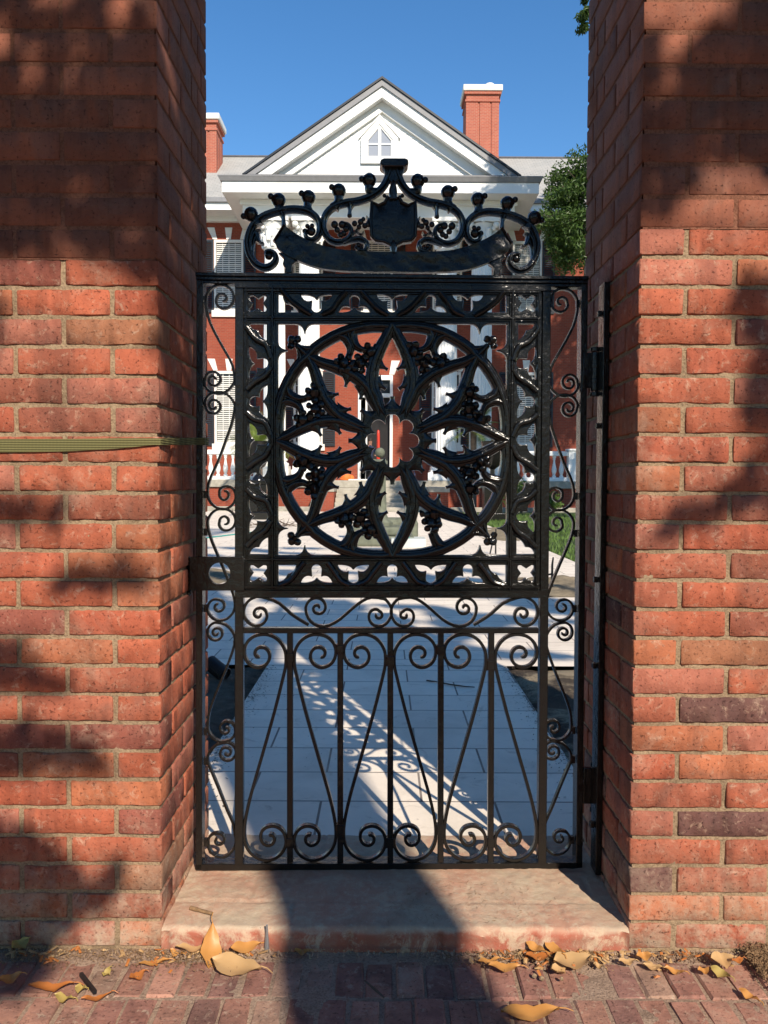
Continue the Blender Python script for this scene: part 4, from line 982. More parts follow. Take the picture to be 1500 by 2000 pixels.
p = [Vector((atZ(515, 1888, 0).x, 1.985, z)) for z in (.008, .03, .055, .075)]; mb = MB(); mb.tube(p, [.007, .006, .0035, .0025], 8); tag(mb.build('ground_pin', M['metal_grey'], smooth=True), 'short metal pin standing in the dark crumbs against the threshold', 'pin')
for (px, py, r_, lb) in ((1044, 1909, .006, 'white pebble before the threshold'), (1058, 1914, .006, 'reddish pebble beside the white one'), (1097, 1914, .005, 'pale pebble under the torn leaf'), (333, 1873, .005, 'small violet pebble among the leaf crumbs'), (832, 1747, .003, 'tiny grey pebble on the shaded threshold')):
    z_ = ZT if py < 1800 else .008; p = atZ(px, py, z_); mb = MB(); mb.ball((0, 0, 0), r_, 8, .8, jit=.15); tag(mb.build('pebble', M['mortar_old'], smooth=True, loc=p + Vector((0, 0, r_*.6))), lb, 'pebble')
# black drain pipe in the left soil bed
a = atZ(413, 1291, .14); b = atZ(452, 1325, .08)
a = Vector((-1.12, 5.05, .15)); b = Vector((-.83, 4.35, .10)); 
a, b = atY(414, 1290, 4.7), atY(462, 1345, 4.9); b = Vector((b.x, 4.55, .085)); a = Vector((a.x, 4.62, .145))
t = thing('drain_pipe', 'black corrugated drain pipe end sticking up from the dark soil bed', 'pipe', a)
mb = MB(); d = (b-a); n = 22; mb.tube([d*(i/n) for i in range(n+1)], [.042 + (.004 if i % 2 else 0) for i in range(n+1)], 16, caps=False); mb.build('pipe_wall', M['pipe'], t, smooth=True)
mb = MB(); mb.tube([d*0.0, d*.01], .047, 16, caps=False); mb.tube([d*.002, d*.06], [.034, .034], 16); mb.build('pipe_lining', M['metal_grey'], t, smooth=True)
# ================================================================== THE HOUSE
YF, YC, YW, YE = 32.6, 34.0, 37.4, 36.2
hx = lambda px, Y: atY(px, 600, Y).x
hz = lambda py, Y: atY(740, py, Y).z
XC = (hx(738, YC))
house = thing('brick_mansion', 'red brick mansion with white columned portico, pedimented gable and tall chimneys beyond the forecourt', 'mansion', (0, 0, 0))
PZ = 1.25                                     # portico floor
# walls with real openings are built as pieces around the windows
WB, WT = hz(437, YW), hz(437, YW)
ztop = hz(436, YW)
cols_px = [(447, 32), (602, 30), (738, 30), (873, 30), (1029, 32)]
wx = [hx(p, YW) for p, _ in cols_px]
up = (hz(608, YW), hz(470, YW)); dn = (hz(868, YW), hz(726, YW))
HWW = .68                                     # half opening width
X0h, X1h = wx[0] - 8.0, wx[4] + 8.0
extra = [wx[0] - 3.9, wx[4] + 3.9]
xs = sorted(wx + extra)
doorx = XC + .0; dz = (PZ, hz(733, YW)); DHW = (hx(768, YW) - hx(700, YW))/2; doorx = (hx(768, YW) + hx(700, YW))/2
mb = MB(); T = .35
def wallrow(z0, z1, opens):
    x = X0h
    for a, b in opens:
        mb.box((x, YW, z0), (a, YW+T, z1)); x = b
    mb.box((x, YW, z0), (X1h, YW+T, z1))
full = lambda z0, z1: mb.box((X0h, YW, z0), (X1h, YW+T, z1))
op = [(x-HWW, x+HWW) for x in xs]
opd = [((doorx-DHW, doorx+DHW) if abs(x-wx[2]) < .01 else (x-HWW, x+HWW)) for x in xs]
onlyd = [(doorx-DHW, doorx+DHW)]
wallrow(0, PZ, []); wallrow(PZ, dn[0], onlyd); wallrow(dn[0], min(dn[1], dz[1]), opd)
if dz[1] > dn[1]: wallrow(dn[1], dz[1], onlyd)
elif dn[1] > dz[1]: wallrow(dz[1], dn[1], [o for o in op if abs((o[0]+o[1])/2 - wx[2]) > .01])
full(max(dn[1], dz[1]), up[0]); wallrow(up[0], up[1], op); full(up[1], ztop)
mb.box((X0h, YW+T, 0), (X0h+.35, YW+11, ztop)); mb.box((X1h-.35, YW+T, 0), (X1h, YW+11, ztop)); mb.box((X0h, YW+10.7, 0), (X1h, YW+11, ztop))
mb.build('wall', M['house_brick'], house, uvbox=True)
mb = MB(); mb.box((X0h+.4, YW+1.3, .2), (X1h-.4, YW+1.4, ztop)); mb.build('interior', M['dark'], house)
def window(x, z0, z1, nx=3, ny=4, bl=True):
    w_ = bpy.data.objects.new('window', None); COL.objects.link(w_); w_.parent = house
    m_ = MB(); f = .10
    m_.box((x-HWW, YW-.03, z0), (x-HWW+f, YW+.12, z1)); m_.box((x+HWW-f, YW-.03, z0), (x+HWW, YW+.12, z1)); m_.box((x-HWW+f, YW-.028, z1-f*1.3), (x+HWW-f, YW+.12, z1)); m_.box((x-HWW+f, YW-.028, z0), (x+HWW-f, YW+.12, z0+f))
    m_.build('frame', M['white_old'], w_)
    m_ = MB(); a, b = x-HWW+f, x+HWW-f; c, d = z0+f, z1-f*1.3; mid = (c+d)/2
    m_.box((a, YW+.03, mid-.035), (b, YW+.08, mid+.035))
    for i in range(1, nx+1): q = a + (b-a)*i/(nx+1); m_.box((q-.014, YW+.04, c), (q+.014, YW+.07, d))
    for j in range(1, ny*2):
        q = c + (d-c)*j/(ny*2)
        if abs(q-mid) > .05: m_.box((a, YW+.042, q-.014), (b, YW+.068, q+.014))
    m_.build('sash', M['white_old'], w_)
    m_ = MB(); m_.box((a, YW+.075, c), (b, YW+.085, d)); m_.build('pane', M['glass'], w_)
    if bl:
        m_ = MB(); k = int((d-c)/.09)
        for j in range(k): q = c + (j+.5)*.09; m_.box((a+.02, YW+.021, q-.022), (b-.02, YW+.027, q+.022))
        m_.build('blinds', M['white_old'], w_)
    m_ = MB(); m_.box((x-HWW-.1, YW-.1, z0-.30), (x+HWW+.1, YW-.002, z0-.003)); m_.build('sill', M['white_old'], w_)
    # flared brick arch with pale voussoirs
    for s in (-.92, 0, .92):
        m_ = MB(); xx = x + s*HWW; lean = s*.22; m_.prism([(xx-.10, z1+.02), (xx+.10, z1+.02), (xx+.17+lean, z1+.56), (xx-.17+lean, z1+.56)], YW-.03, YW-.004)
        m_.build('voussoir', M['white_old'], w_)
def shutter(x0, x1, z0, z1):
    m_ = MB(); y = YW - .07
    m_.box((x0, y, z0), (x0+.07, y+.05, z1)); m_.box((x1-.07, y, z0), (x1, y+.05, z1))
    for a, b in ((z0, z0+.12), ((z0+z1)/2-.06, (z0+z1)/2+.06), (z1-.10, z1)): m_.box((x0+.07, y+.001, a), (x1-.07, y+.049, b))
    k = int((z1-z0)/.085)
    for j in range(k):
        q = z0 + (z1-z0)*(j+.5)/k; m_.add([(x0+.07, y+.004, q-.03), (x1-.07, y+.004, q-.03), (x1-.07, y+.04, q+.03), (x0+.07, y+.04, q+.03), (x0+.07, y+.012, q-.034), (x1-.07, y+.012, q-.034), (x1-.07, y+.048, q+.026), (x0+.07, y+.048, q+.026)], [(0,1,2,3), (7,6,5,4), (0,4,5,1), (2,6,7,3)])
    m_.build('shutter', M['shutter'], house)
for x in xs:
    for (z0, z1), isup in ((up, 1), (dn, 0)):
        if not isup and abs(x-wx[2]) < .01: continue
        inport = abs(x - XC) < 4.2
        window(x, z0, z1, 2 if inport and not isup else 3, 3, bl=not (inport and not isup))
        shutter(x-HWW-.58, x-HWW-.02, z0-.1, z1); shutter(x+HWW+.02, x+HWW+.58, z0-.1, z1)
# front door
d_ = bpy.data.objects.new('front_door', None); COL.objects.link(d_); d_.parent = house
mb = MB(); a, b = doorx-DHW, doorx+DHW; f = .13; zt_ = hz(771, YW)
mb.box((a, YW-.06, PZ), (a+f, YW+.2, dz[1])); mb.box((b-f, YW-.06, PZ), (b, YW+.2, dz[1])); mb.box((a+f, YW-.058, dz[1]-.22), (b-f, YW+.2, dz[1])); mb.box((a+f, YW-.05, zt_-.12), (b-f, YW+.2, zt_+.06))
mb.box((a+f+.22, YW+.02, PZ), (a+f+.30, YW+.12, zt_-.12)); mb.build('frame', M['white'], d_)
mb = MB(); mb.box((a+f, YW+.15, zt_+.06), (b-f, YW+.16, dz[1]-.22)); mb.build('transom_pane', M['glass'], d_)
mb = MB(); mb.box((a+f+.30, YW+.18, PZ), (b-f, YW+.22, zt_-.12)); mb.build('doorway_shade', M['dark'], d_)  # near-black panel stands in for the unlit open doorway
for s in (-1, 0, 1):
    mb = MB(); xx = doorx + s*(DHW-.05); mb.prism([(xx-.12, dz[1]+.03), (xx+.12, dz[1]+.03), (xx+.2+s*.18, dz[1]+.68), (xx-.2+s*.18, dz[1]+.68)], YW-.03, YW-.004); mb.build('voussoir', M['white_old'], d_)
# portico platform, caps and steps
sx0, sx1 = hx(655, 31.5), hx(838, 31.5)
mb = MB(); yp = 32.9
mb.box((X0h, yp, 0), (sx0-.02, YW-.004, PZ-.30)); mb.box((sx1+.02, yp, 0), (X1h, YW-.004, PZ-.30)); mb.box((sx0-.02, yp+.02, 0), (sx1+.02, YW-.004, PZ-.30)); 
mb.build('portico_base', M['house_brick'], house, uvbox=True)
mb = MB(); mb.box((X0h, yp-.10, PZ-.30), (X1h, YW-.004, PZ)); mb.build('portico_floor', M['stone'], house, bevel=.02)
for a, b in ((sx0-.75, sx0), (sx1, sx1+.75)): mb = MB(); mb.box((a, 30.7, .0), (b, yp-.002, PZ-.45)); mb.build('step_cheek', M['house_brick'], house, uvbox=True)
for a, b in ((sx0-.8, sx0+.02), (sx1-.02, sx1+.8)): mb = MB(); mb.box((a, 30.65, PZ-.449), (b, yp-.104, PZ-.25)); mb.build('cheek_cap', M['stone'], house, bevel=.02)
mb = MB(); 
for k in range(6): mb.box((sx0+.03, 30.3 + k*.44, 0), (sx1-.03, yp-.003, ZT + .17*(k+1) if k < 5 else PZ-.302))
mb.build('steps', M['stone'], house, bevel=.02)
mb = MB(); mb.box((-16, 30.9, 0), (sx0-.85, 31.1, ZT+.16)); mb.box((sx1+.85, 30.9, 0), (14, 31.1, ZT+.16)); struct(mb.build('bed_kerb', M['stone'], bevel=.02))
# columns
zs_ = PZ + .62; zc_ = hz(433, YC)
for px in (536, 603.5, 872, 940):
    x = hx(px, YC); c = bpy.data.objects.new('column', None); COL.objects.link(c); c.parent = house; c.location = (x, YC, 0)
    r = .47; prof = [(r, zs_+.32)] + [(r*(1 - .13*max(0, (t-.3)/.7)**1.6), zs_+.32 + (zc_-1.25-zs_-.32)*t) for t in (.1, .3, .5, .7, .85, 1)]
    mb = MB(); mb.lathe(prof, n=120, flute=.075, fl_n=20); mb.build('shaft', M['white'], c, smooth=True, angle=50)
    mb = MB(); mb.box((-.66, -.66, PZ+.002), (.66, .66, PZ+.45)); mb.box((-.62, -.62, PZ+.452), (.62, .62, PZ+.60)); mb.lathe([(.60, PZ+.602), (.62, PZ+.66), (.60, PZ+.72), (.52, PZ+.75), (.52, PZ+.80), (.56, PZ+.83), (.56, PZ+.89), (.48, PZ+.935)], n=36)
    mb.build('base', M['white'], c, smooth=True, angle=35)
    mb = MB(); zb = zc_ - 1.25; mb.lathe([(.43, zb), (.46, zb+.05), (.41, zb+.09), (.41, zb+.5), (.50, zb+.85), (.62, zb+1.05)], n=32)
    for tier, (rr, h0, hh, nn) in enumerate(((.46, .1, .42, 8), (.50, .34, .5, 8))):
        for k in range(nn):
            an = 2*PI*(k + .5*tier)/nn; u = Vector((math.cos(an), math.sin(an), 0))
            pts = [Vector((0, 0, zb+h0)) + u*rr*.93, Vector((0, 0, zb+h0+hh*.6)) + u*(rr*1.0), Vector((0, 0, zb+h0+hh*.95)) + u*(rr*1.2), Vector((0, 0, zb+h0+hh*.85)) + u*(rr*1.36)]
            mb.tube(pts, [.10, .12, .09, .05], 6)
    for k in range(4):
        an = PI/4 + PI/2*k; u = Vector((math.cos(an), math.sin(an), 0)); mb.ball(tuple(u*.74 + Vector((0, 0, zb+.98))), .14, 10); mb.ball(tuple(u*.62 + Vector((0, 0, zb+.86))), .10, 8)
    for k in range(4):
        an = PI/2*k; u = Vector((math.cos(an), math.sin(an), 0)); mb.ball(tuple(u*.60 + Vector((0, 0, zb+1.12))), .09, 8)
    mb.box((-.66, -.66, zb+1.09), (.66, .66, zb+1.25)); mb.build('capital', M['white'], c, smooth=True, angle=40)
# pilasters against the wall behind the outer columns
# entablature, soffit, fascia and gutter of the portico
fz0, fz1 = hz(376, YF), hz(356, YF); fx0, fx1 = hx(434, YF), hx(1050, YF); gz = hz(345, YF)
mb = MB(); ex0, ex1 = hx(478, YC), hx(1000, YC)
mb.box((ex0, YC-.5, zc_+.002), (ex1, YC+.5, fz0+.05)); mb.box((ex0, YC+.5, zc_+.002), (ex0+.9, YW-.003, fz0+.05)); mb.box((ex1-.9, YC+.5, zc_+.002), (ex1, YW-.003, fz0+.05)); mb.box((ex0-.1, YC-.6, fz0-.22), (ex1+.1, YC-.502, fz0-.003)); mb.build('entablature', M['white'], house, bevel=.02)
mb = MB(); mb.box((fx0+.03, YF+.03, fz0+.0), (fx1-.03, YW+.02, fz0+.10)); mb.build('soffit', M['white'], house)
mb = MB(); mb.box((fx0, YF, fz0-.01), (fx1, YF+.028, fz1)); mb.box((fx0, YF+.03, fz0-.01), (fx0+.028, YW, fz1)); mb.box((fx1-.028, YF+.03, fz0-.01), (fx1, YW, fz1)); mb.build('fascia', M['white'], house)
mb = MB()
g = [(0, fz1+.002), (-.06, fz1+.02), (-.12, fz1+.14), (-.15, gz-.03), (-.15, gz), (.1, gz), (.1, fz1+.002)]
n_ = len(g); vs = [(fx0 + q, YF + q, z) for q, z in g] + [(fx1 - q, YF + q, z) for q, z in g]
mb.add(vs, [(i, i+n_, (i+1) % n_+n_, (i+1) % n_) for i in range(n_)] + [tuple(range(n_)), tuple(range(2*n_-1, n_-1, -1))])
for s, xf in ((1, fx0), (-1, fx1)):
    vs = [(xf + s*q, YF + q, z) for q, z in g] + [(xf + s*q, YW-.1, z) for q, z in g]; mb.add(vs, [(i, i+n_, (i+1) % n_+n_, (i+1) % n_) for i in range(n_)] + [tuple(range(2*n_-1, n_-1, -1))])
mb.build('gutter', M['rakegrey'], house)
mb = MB(); mb.box((fx0+.1, YF+.1, gz-.04), (fx1-.1, YW, gz+.03)); mb.box((hx(478, YF), YF-.02, gz+.032), (hx(1008, YF), YF+.9, gz+.07)); mb.build('pent_roof', M['gutter'], house)
# pediment
pk = hz(152, YF); pxc = hx(741, YF); pl, pr_ = hx(477, YF), hx(1012, YF); pb = gz + .07; sl_ = (pk-pb)/((pr_-pl)/2); hwp = (pr_-pl)/2; pxc = (pl+pr_)/2
def chev(inset_top, inset_bot, y0, y1, mat, name, half=None, add=.0, uvb=False):
    """inverted V band: offsets measured down from the roof line"""
    m_ = MB(); top = pk - inset_top; bot = pk - inset_bot
    xt = lambda t: (t - pb)/sl_
    for s in (-1, 1):
        poly = [(pxc, top), (pxc + s*(top-pb+.0)/sl_, pb), (pxc + s*(bot-pb)/sl_, pb), (pxc, bot)]
        if s > 0: poly = poly[::-1]
        m_.prism(poly, y0, y1)
    return m_.build(name, M[mat], house, uvbox=uvb)
chev(-.04, .06, YF+.03, YW+8.5, 'slate', 'gable_roof', uvb=True)
chev(-.05, .045, YF-.06, YF+.025, 'shutter', 'verge')
chev(.062, .30, YF+.0, YF+.14, 'rakegrey', 'rake_moulding')
chev(.302, .72, YF+.08, YF+.30, 'white', 'rake_board')
chev(.50, .70, YF+.302, YF+.60, 'white', 'rake_soffit')
chev(.702, 1.12, YF+.46, YF+.60, 'white', 'rake_frieze')
mb = MB(); yt = YF + .62
mb.prism([(pxc, pk-.7), (pxc-(pk-.7-pb)/sl_, pb), (pxc+(pk-.7-pb)/sl_, pb)][::1], yt, yt+.1)
q = pb; k = 0
while q < pk - 1.3:     # clapboards
    w_ = (pk - 1.0 - q)/sl_; mb.add([(pxc-w_, yt-.018, q), (pxc+w_, yt-.018, q), (pxc+w_-.1, yt-.002, q+.17), (pxc-w_+.1, yt-.002, q+.17), (pxc-w_, yt-.001, q), (pxc+w_, yt-.001, q)], [(0, 1, 2, 3), (0, 4, 5, 1)]); q += .17
mb.build('tympanum', M['white'], house)
gw = bpy.data.objects.new('attic_window', None); COL.objects.link(gw); gw.parent = house
gx0, gx1 = hx(704, yt), hx(776, yt); gb, gs, gt = hz(321, yt), hz(272, yt), hz(231, yt); gc = (gx0+gx1)/2
def pent(ins, y0, y1, mat, nm):
    o = [(gx0+ins, gb+ins), (gx1-ins, gb+ins), (gx1-ins, gs-ins*.25), (gc, gt-ins*1.25), (gx0+ins, gs-ins*.25)]
    m_ = MB(); m_.prism(o, y0, y1); return o
def pring(i0, i1, y0, y1, mat, nm):
    f_ = lambda ins: [(gx0+ins, gb+ins), (gx1-ins, gb+ins), (gx1-ins, gs-ins*.25), (gc, gt-ins*1.25), (gx0+ins, gs-ins*.25)]
    A, B = f_(i0), f_(i1); m_ = MB(); 
    for i in range(5): j = (i+1) % 5; m_.prism([A[i], A[j], B[j], B[i]], y0, y1)
    return m_.build(nm, M[mat], gw)
pring(0, .22, yt-.12, yt-.02, 'white', 'surround'); pring(.22, .30, yt-.09, yt-.02, 'white_old', 'frame')
mb = MB(); ii = .29; mb.prism([(gx0+ii, gb+ii), (gx1-ii, gb+ii), (gx1-ii, gs-ii*.25), (gc, gt-ii*1.25), (gx0+ii, gs-ii*.25)], yt-.05, yt-.04); mb.build('pane', M['glass_gable'], gw)
mb = MB(); mb.box((gc-.06, yt-.085, gb+.29), (gc+.06, yt-.052, gt-.4)); zz = (gb+gs)/2+.28; mb.box((gx0+.29, yt-.083, zz-.03), (gc-.062, yt-.053, zz+.03)); mb.box((gc+.062, yt-.083, zz-.03), (gx1-.29, yt-.053, zz+.03)); mb.build('glazing_bar', M['white'], gw)
mb = MB()
for s in (-1, 1): mb.prism([(gc, gt+.10), (gc+s*(gx1-gc+.09), gs+.04), (gc+s*(gx1-gc+.09), gs-.03), (gc, gt+.02)][::(1 if s < 0 else -1)], yt-.13, yt-.02)
mb.build('hood', M['white'], gw)
# main eaves and roof
ez0, ez1 = hz(411, YE), hz(397, YE); eg = hz(388, YE); xl_, xr_ = X0h-.6, X1h+.6
for a, b in ((xl_, fx0-.2), (fx1+.2, xr_)):
    mb = MB(); mb.box((a, YE, ez0), (b, YE+.03, ez1)); mb.build('eave_fascia', M['white'], house)
for a, b in ((xl_, fx0+.02), (fx1-.02, xr_)):
    mb = MB(); mb.box((a, YE+.032, ez0+.01), (b, YW+.3, ez0+.06)); mb.box((a, YW-.25, ztop-.02), (b, YW-.003, ez0+.011)); mb.build('eave_soffit', M['white'], house)
for a, b in ((xl_, fx0-.2), (fx1+.2, xr_)): mb = MB(); mb.box((a, YE-.12, ez1+.002), (b, YE+.05, eg)); mb.build('eave_gutter', M['rakegrey'], house)
yr_ = 42.0; rz_ = hz(308, yr_)
mb = MB(); xm = (xl_+xr_)/2
e = [(xl_, YE-.05, eg), (xr_, YE-.05, eg), (xr_, YW+12, eg), (xl_, YW+12, eg), (xl_+.3, yr_, rz_), (xr_-.3, yr_, rz_)]
mb.add(e, [(0, 1, 5, 4), (2, 3, 4, 5), (1, 2, 5), (3, 0, 4), (3, 2, 1, 0)]); mb.build('roof', M['slate'], house, uvbox=True)
mb = MB(); mb.tube([(xl_+.3, yr_, rz_+.03), (xr_-.3, yr_, rz_+.03)], .07, 8); mb.build('ridge', M['gutter'], house)
# chimneys
def chimney(px0, px1, py_top, Y):
    c = bpy.data.objects.new('chimney', None); COL.objects.link(c); c.parent = house
    x0, x1 = hx(px0, Y), hx(px1, Y); D = 1.5; zt_ = hz(py_top, Y); zc0 = hz(py_top+12, Y); z0 = rz_ - 4.5
    mb = MB(); w_ = x1-x0
    mb.box((x0+.04, Y+.04, z0), (x1-.04, Y+D-.04, zc0-.5))
    for a, b in ((0, .36), (.42, .72), (.78, 1.0)): mb.box((x0+w_*a, Y, z0), (x0+w_*b, Y+.039, zc0-.5)); mb.box((x0+w_*a, Y+D-.039, z0), (x0+w_*b, Y+D, zc0-.5))
    for a, b in ((0, .3), (.36, .64), (.7, 1)): mb.box((x0, Y+D*a+.001, z0), (x0+.039, Y+D*b-.001, zc0-.5)); mb.box((x1-.039, Y+D*a+.001, z0), (x1, Y+D*b-.001, zc0-.5))
    mb.box((x0-.05, Y-.05, zc0-.499), (x1+.05, Y+D+.05, zc0-.40)); mb.box((x0-.01, Y-.01, zc0-1.02), (x1+.01, Y+D+.01, zc0-.93)) if 0 else None
    mb.box((x0+.01, Y+.01, zc0-.40), (x1-.01, Y+D-.01, zc0-.14)); mb.box((x0-.09, Y-.09, zc0-.14), (x1+.09, Y+D+.09, zc0-.002))
    mb.build('stack', M['chimney_brick'], c, uvbox=True)
    mb = MB(); mb.box((x0-.16, Y-.16, zc0), (x1+.16, Y+D+.16, zt_)); mb.build('cap', M['white_old'], c, bevel=.04)
    return c, (x0+x1)/2, zt_, D
c, x_, z_, D = chimney(907, 971, 166, 40.5)
mb = MB(); mb.lathe([(.30, 0), (.28, .12), (.2, .20), (.06, .26)], (x_+.38, 40.8, z_), 16); mb.build('chimney_pot', M['white_old'], c, smooth=True)
chimney(362, 424, 224, 39.5)
# balustrades on the wings of the platform
def balus(x0, x1, nm='balustrade'):
    b = bpy.data.objects.new(nm, None); COL.objects.link(b); b.parent = house; y = 33.5
    zr0, zr1 = hz(889, y), hz(880, y)
    mb = MB(); mb.box((x0, y-.12, zr0), (x1, y+.12, zr1)); mb.build('top_rail', M['white'], b, bevel=.02)
    mb = MB(); mb.box((x0, y-.12, PZ+.002), (x1, y+.12, PZ+.16)); mb.build('plinth_rail', M['white'], b, bevel=.02)
    H_ = zr0 - PZ - .162; n = int((x1-x0)/.30); base = None
    for i in range(n):
        if base is None:
            m_ = MB(); m_.lathe([(.085, 0), (.085, .07*H_), (.05, .10*H_), (.06, .14*H_), (.105, .30*H_), (.10, .42*H_), (.05, .66*H_), (.04, .80*H_), (.065, .83*H_), (.05, .87*H_), (.08, .93*H_), (.08, H_)], n=12)
            base = m_.build('baluster', M['white'], b, smooth=True, angle=45); o = base
        else: o = base.copy(); COL.objects.link(o); o.parent = b
        o.location = (x0 + (i+.5)*(x1-x0)/n, y, PZ+.161)
    for x in (x0, x1):
        mb = MB(); mb.box((x-.2, y-.2, PZ+.003), (x+.2, y+.2, zr1+.02)); mb.box((x-.25, y-.25, zr1+.021), (x+.25, y+.25, zr1+.10)); mb.build('pedestal', M['white'], b, bevel=.015)
balus(X0h+.4, hx(505, 33.5)); balus(hx(962, 33.5)+.35, hx(1122, 33.5)); balus(hx(1122, 33.5)+.42, X1h-.4)
# plinth under the columns' flank
mb = MB(); mb.box((hx(838, 33.2), 33.15, PZ+.004), (hx(975, 33.2), 33.34, PZ+.34)); mb.build('column_kerb', M['white'], house, bevel=.02)
# ================================================================== YARD THINGS
# stone pedestal fountain
fy = 14.5; fxp = atY(742, 900, fy).x; t = thing('stone_fountain', 'weathered grey green stone fountain with ball topped shaft standing on the forecourt', 'fountain', (fxp, fy, ZT))
Zf = lambda py: atY(742, py, fy).z - ZT
mb = MB(); mb.box((-.62, -.5, 0), (.62, .5, .18)); mb.box((-.52, -.4, .181), (.52, .4, .34)); mb.build('basin_base', M['stone_green'], t, bevel=.04)
mb = MB(); a, b = .342, Zf(897); mb.lathe([(.24, a), (.24, a+.06), (.17, a+.12), (.13, a+.2), (.115, (a+b)/2), (.10, b-.12), (.14, b-.08), (.14, b-.03), (.06, b)], n=8); mb.build('shaft', M['stone_green'], t)
mb = MB(); mb.ball((0, 0, Zf(884)), .092, 16, jit=.01); mb.build('ball_finial', M['stone_green'], t, smooth=True)
# stone bench/blocks
p = atZ(790, 1068, ZT); t = thing('stone_block', 'mossy rounded stone block lying right of the fountain', 'stone block', (p.x, 15.6, ZT)); mb = MB(); mb.box((-.62, -.25, 0), (.30, .25, .44)); mb.build('block', M['stone_green'], t, bevel=.1)
p = atZ(806, 1068, ZT); t = thing('stone_slab_stack', 'pale stone slab on the paving with a small teal packet on top', 'slab', (p.x, p.y, ZT)); mb = MB(); mb.box((-.38, -.3, 0), (.22, .3, .16)); mb.build('slab', M['tile_pale'], t, bevel=.01)
mb = MB(); mb.box((-.09, -.05, 0), (.09, .05, .07)); mb.box((-.095, -.02, .0702), (.095, .02, .078)); tag(mb.build('packet', M['teal'], bevel=.008, loc=(p.x-.15, p.y-.1, ZT+.161)), 'small teal plastic packet lying on the pale stone slab', 'packet')
# iron urns on posts
def urn(px, side_):
    y = 24.0; x = atY(px, 900, y).x; t = thing('garden_urn', 'black cast iron urn on a tall pedestal, ' + side_, 'urn', (x, y, ZT), 0)
    Zu = lambda py: atY(px, py, y).z - ZT
    mb = MB(); mb.box((-.36, -.36, 0), (.36, .36, .22)); mb.box((-.27, -.27, .221), (.27, .27, Zu(945))); mb.box((-.33, -.33, Zu(945)+.001), (.33, .33, Zu(938))); mb.build('pedestal', M['iron'], t, bevel=.015)
    z0 = Zu(938)+.002; z1 = Zu(862); H_ = z1-z0
    mb = MB(); mb.lathe([(.2, z0), (.18, z0+.06*H_), (.07, z0+.16*H_), (.07, z0+.28*H_), (.20, z0+.36*H_), (.30, z0+.55*H_), (.27, z0+.78*H_), (.36, z0+.97*H_), (.36, z1), (.3, z1), (.22, z0+.8*H_)], n=28); mb.build('bowl', M['iron'], t, smooth=True)
    mb = MB()
    for s in (-1, 1): mb.tube([(s*.26, 0, z0+.5*H_), (s*.40, 0, z0+.55*H_), (s*.42, 0, z0+.72*H_), (s*.30, 0, z0+.78*H_)], .022, 6)
    mb.build('handle', M['iron'], t, smooth=True)
urn(505, 'left of the portico steps'); urn(962, 'right of the portico steps')
# leaf fans -------------------------------------------------------------
def palm(x, y, z, h, n, ln, lab, seed, trunk=True):
    random.seed(seed); t = thing('palm', lab, 'palm', (x, y, z))
    mb = MB(); mb.tube([(0, 0, 0), (.02, .01, h*.5), (0, 0, h)], [.16, .12, .13], 10); mb.build('trunk', M['bark'], t, smooth=True)
    mb = MB()
    for i in range(n):
        a = random.uniform(0, 2*PI); e = random.uniform(-.2, 1.35); u = Vector((math.cos(a), math.sin(a), 0)); L_ = ln*random.uniform(.8, 1.1); pts = []
        for k in range(9):
            s = k/8; pts.append(Vector((0, 0, h)) + u*(L_*s*math.cos(e)) + Vector((0, 0, L_*s*math.sin(e) - L_*.55*s*s*math.cos(e))))
        for k in range(1, 9):
            d_ = (pts[k]-pts[k-1]).normalized(); sd = d_.cross(Vector((0, 0, 1))); sd = sd.normalized() if sd.length > .01 else Vector((1, 0, 0))
            for rr in range(3):
                b0 = pts[k-1].lerp(pts[k], rr/3)
                for s in (-1, 1):
                    tip = b0 + sd*s*L_*.30*(1-.6*abs(k/8-.45)) + d_*L_*.16 + Vector((0, 0, -.05)); w_ = d_*.018
                    mb.add([b0-w_, b0+w_, tip], [(0, 1, 2)])
    mb.build('fronds', M['palm'], t); return t
palm(atY(505, 800, 30.2).x-.2, 31.6, ZT, 2.6, 26, 1.5, 'light green palm in the bed left of the portico columns', 2)
palm(atY(935, 800, 30.2).x, 31.9, ZT, 3.2, 26, 1.3, 'light green palm in front of the right portico columns', 4)
# leafy masses
def leaves(mb, pts, size, flat=.5, sunward=None, asp=.45, tiltr=1.0):
    for p, s in pts:
        n = Vector((random.gauss(0, 1), random.gauss(0, 1), random.gauss(0, 1)))
        if sunward is not None: n = sunward*1.6 + n*tiltr*.6
        n.normalize(); u = n.orthogonal().normalized(); a = random.uniform(0, 2*PI); v = n.cross(u); d_ = u*math.cos(a) + v*math.sin(a); w_ = n.cross(d_)
        l = size*s; q = Vector(p); fold = n*l*.12
        mb.add([q - d_*l*.5, q + w_*l*asp*.5 + fold, q + d_*l*.5, q - w_*l*asp*.5 + fold], [(0, 1, 2), (0, 2, 3)])
def clump(c, r, n, sp_=1.0):
    out = []
    for _ in range(n):
        d_ = Vector((random.gauss(0, 1), random.gauss(0, 1), random.gauss(0, 1))).normalized(); k = random.random()**.45
        out.append((Vector(c) + Vector((d_.x*r[0], d_.y*r[1], d_.z*r[2]))*k, random.uniform(.7, 1.2)))
    return out
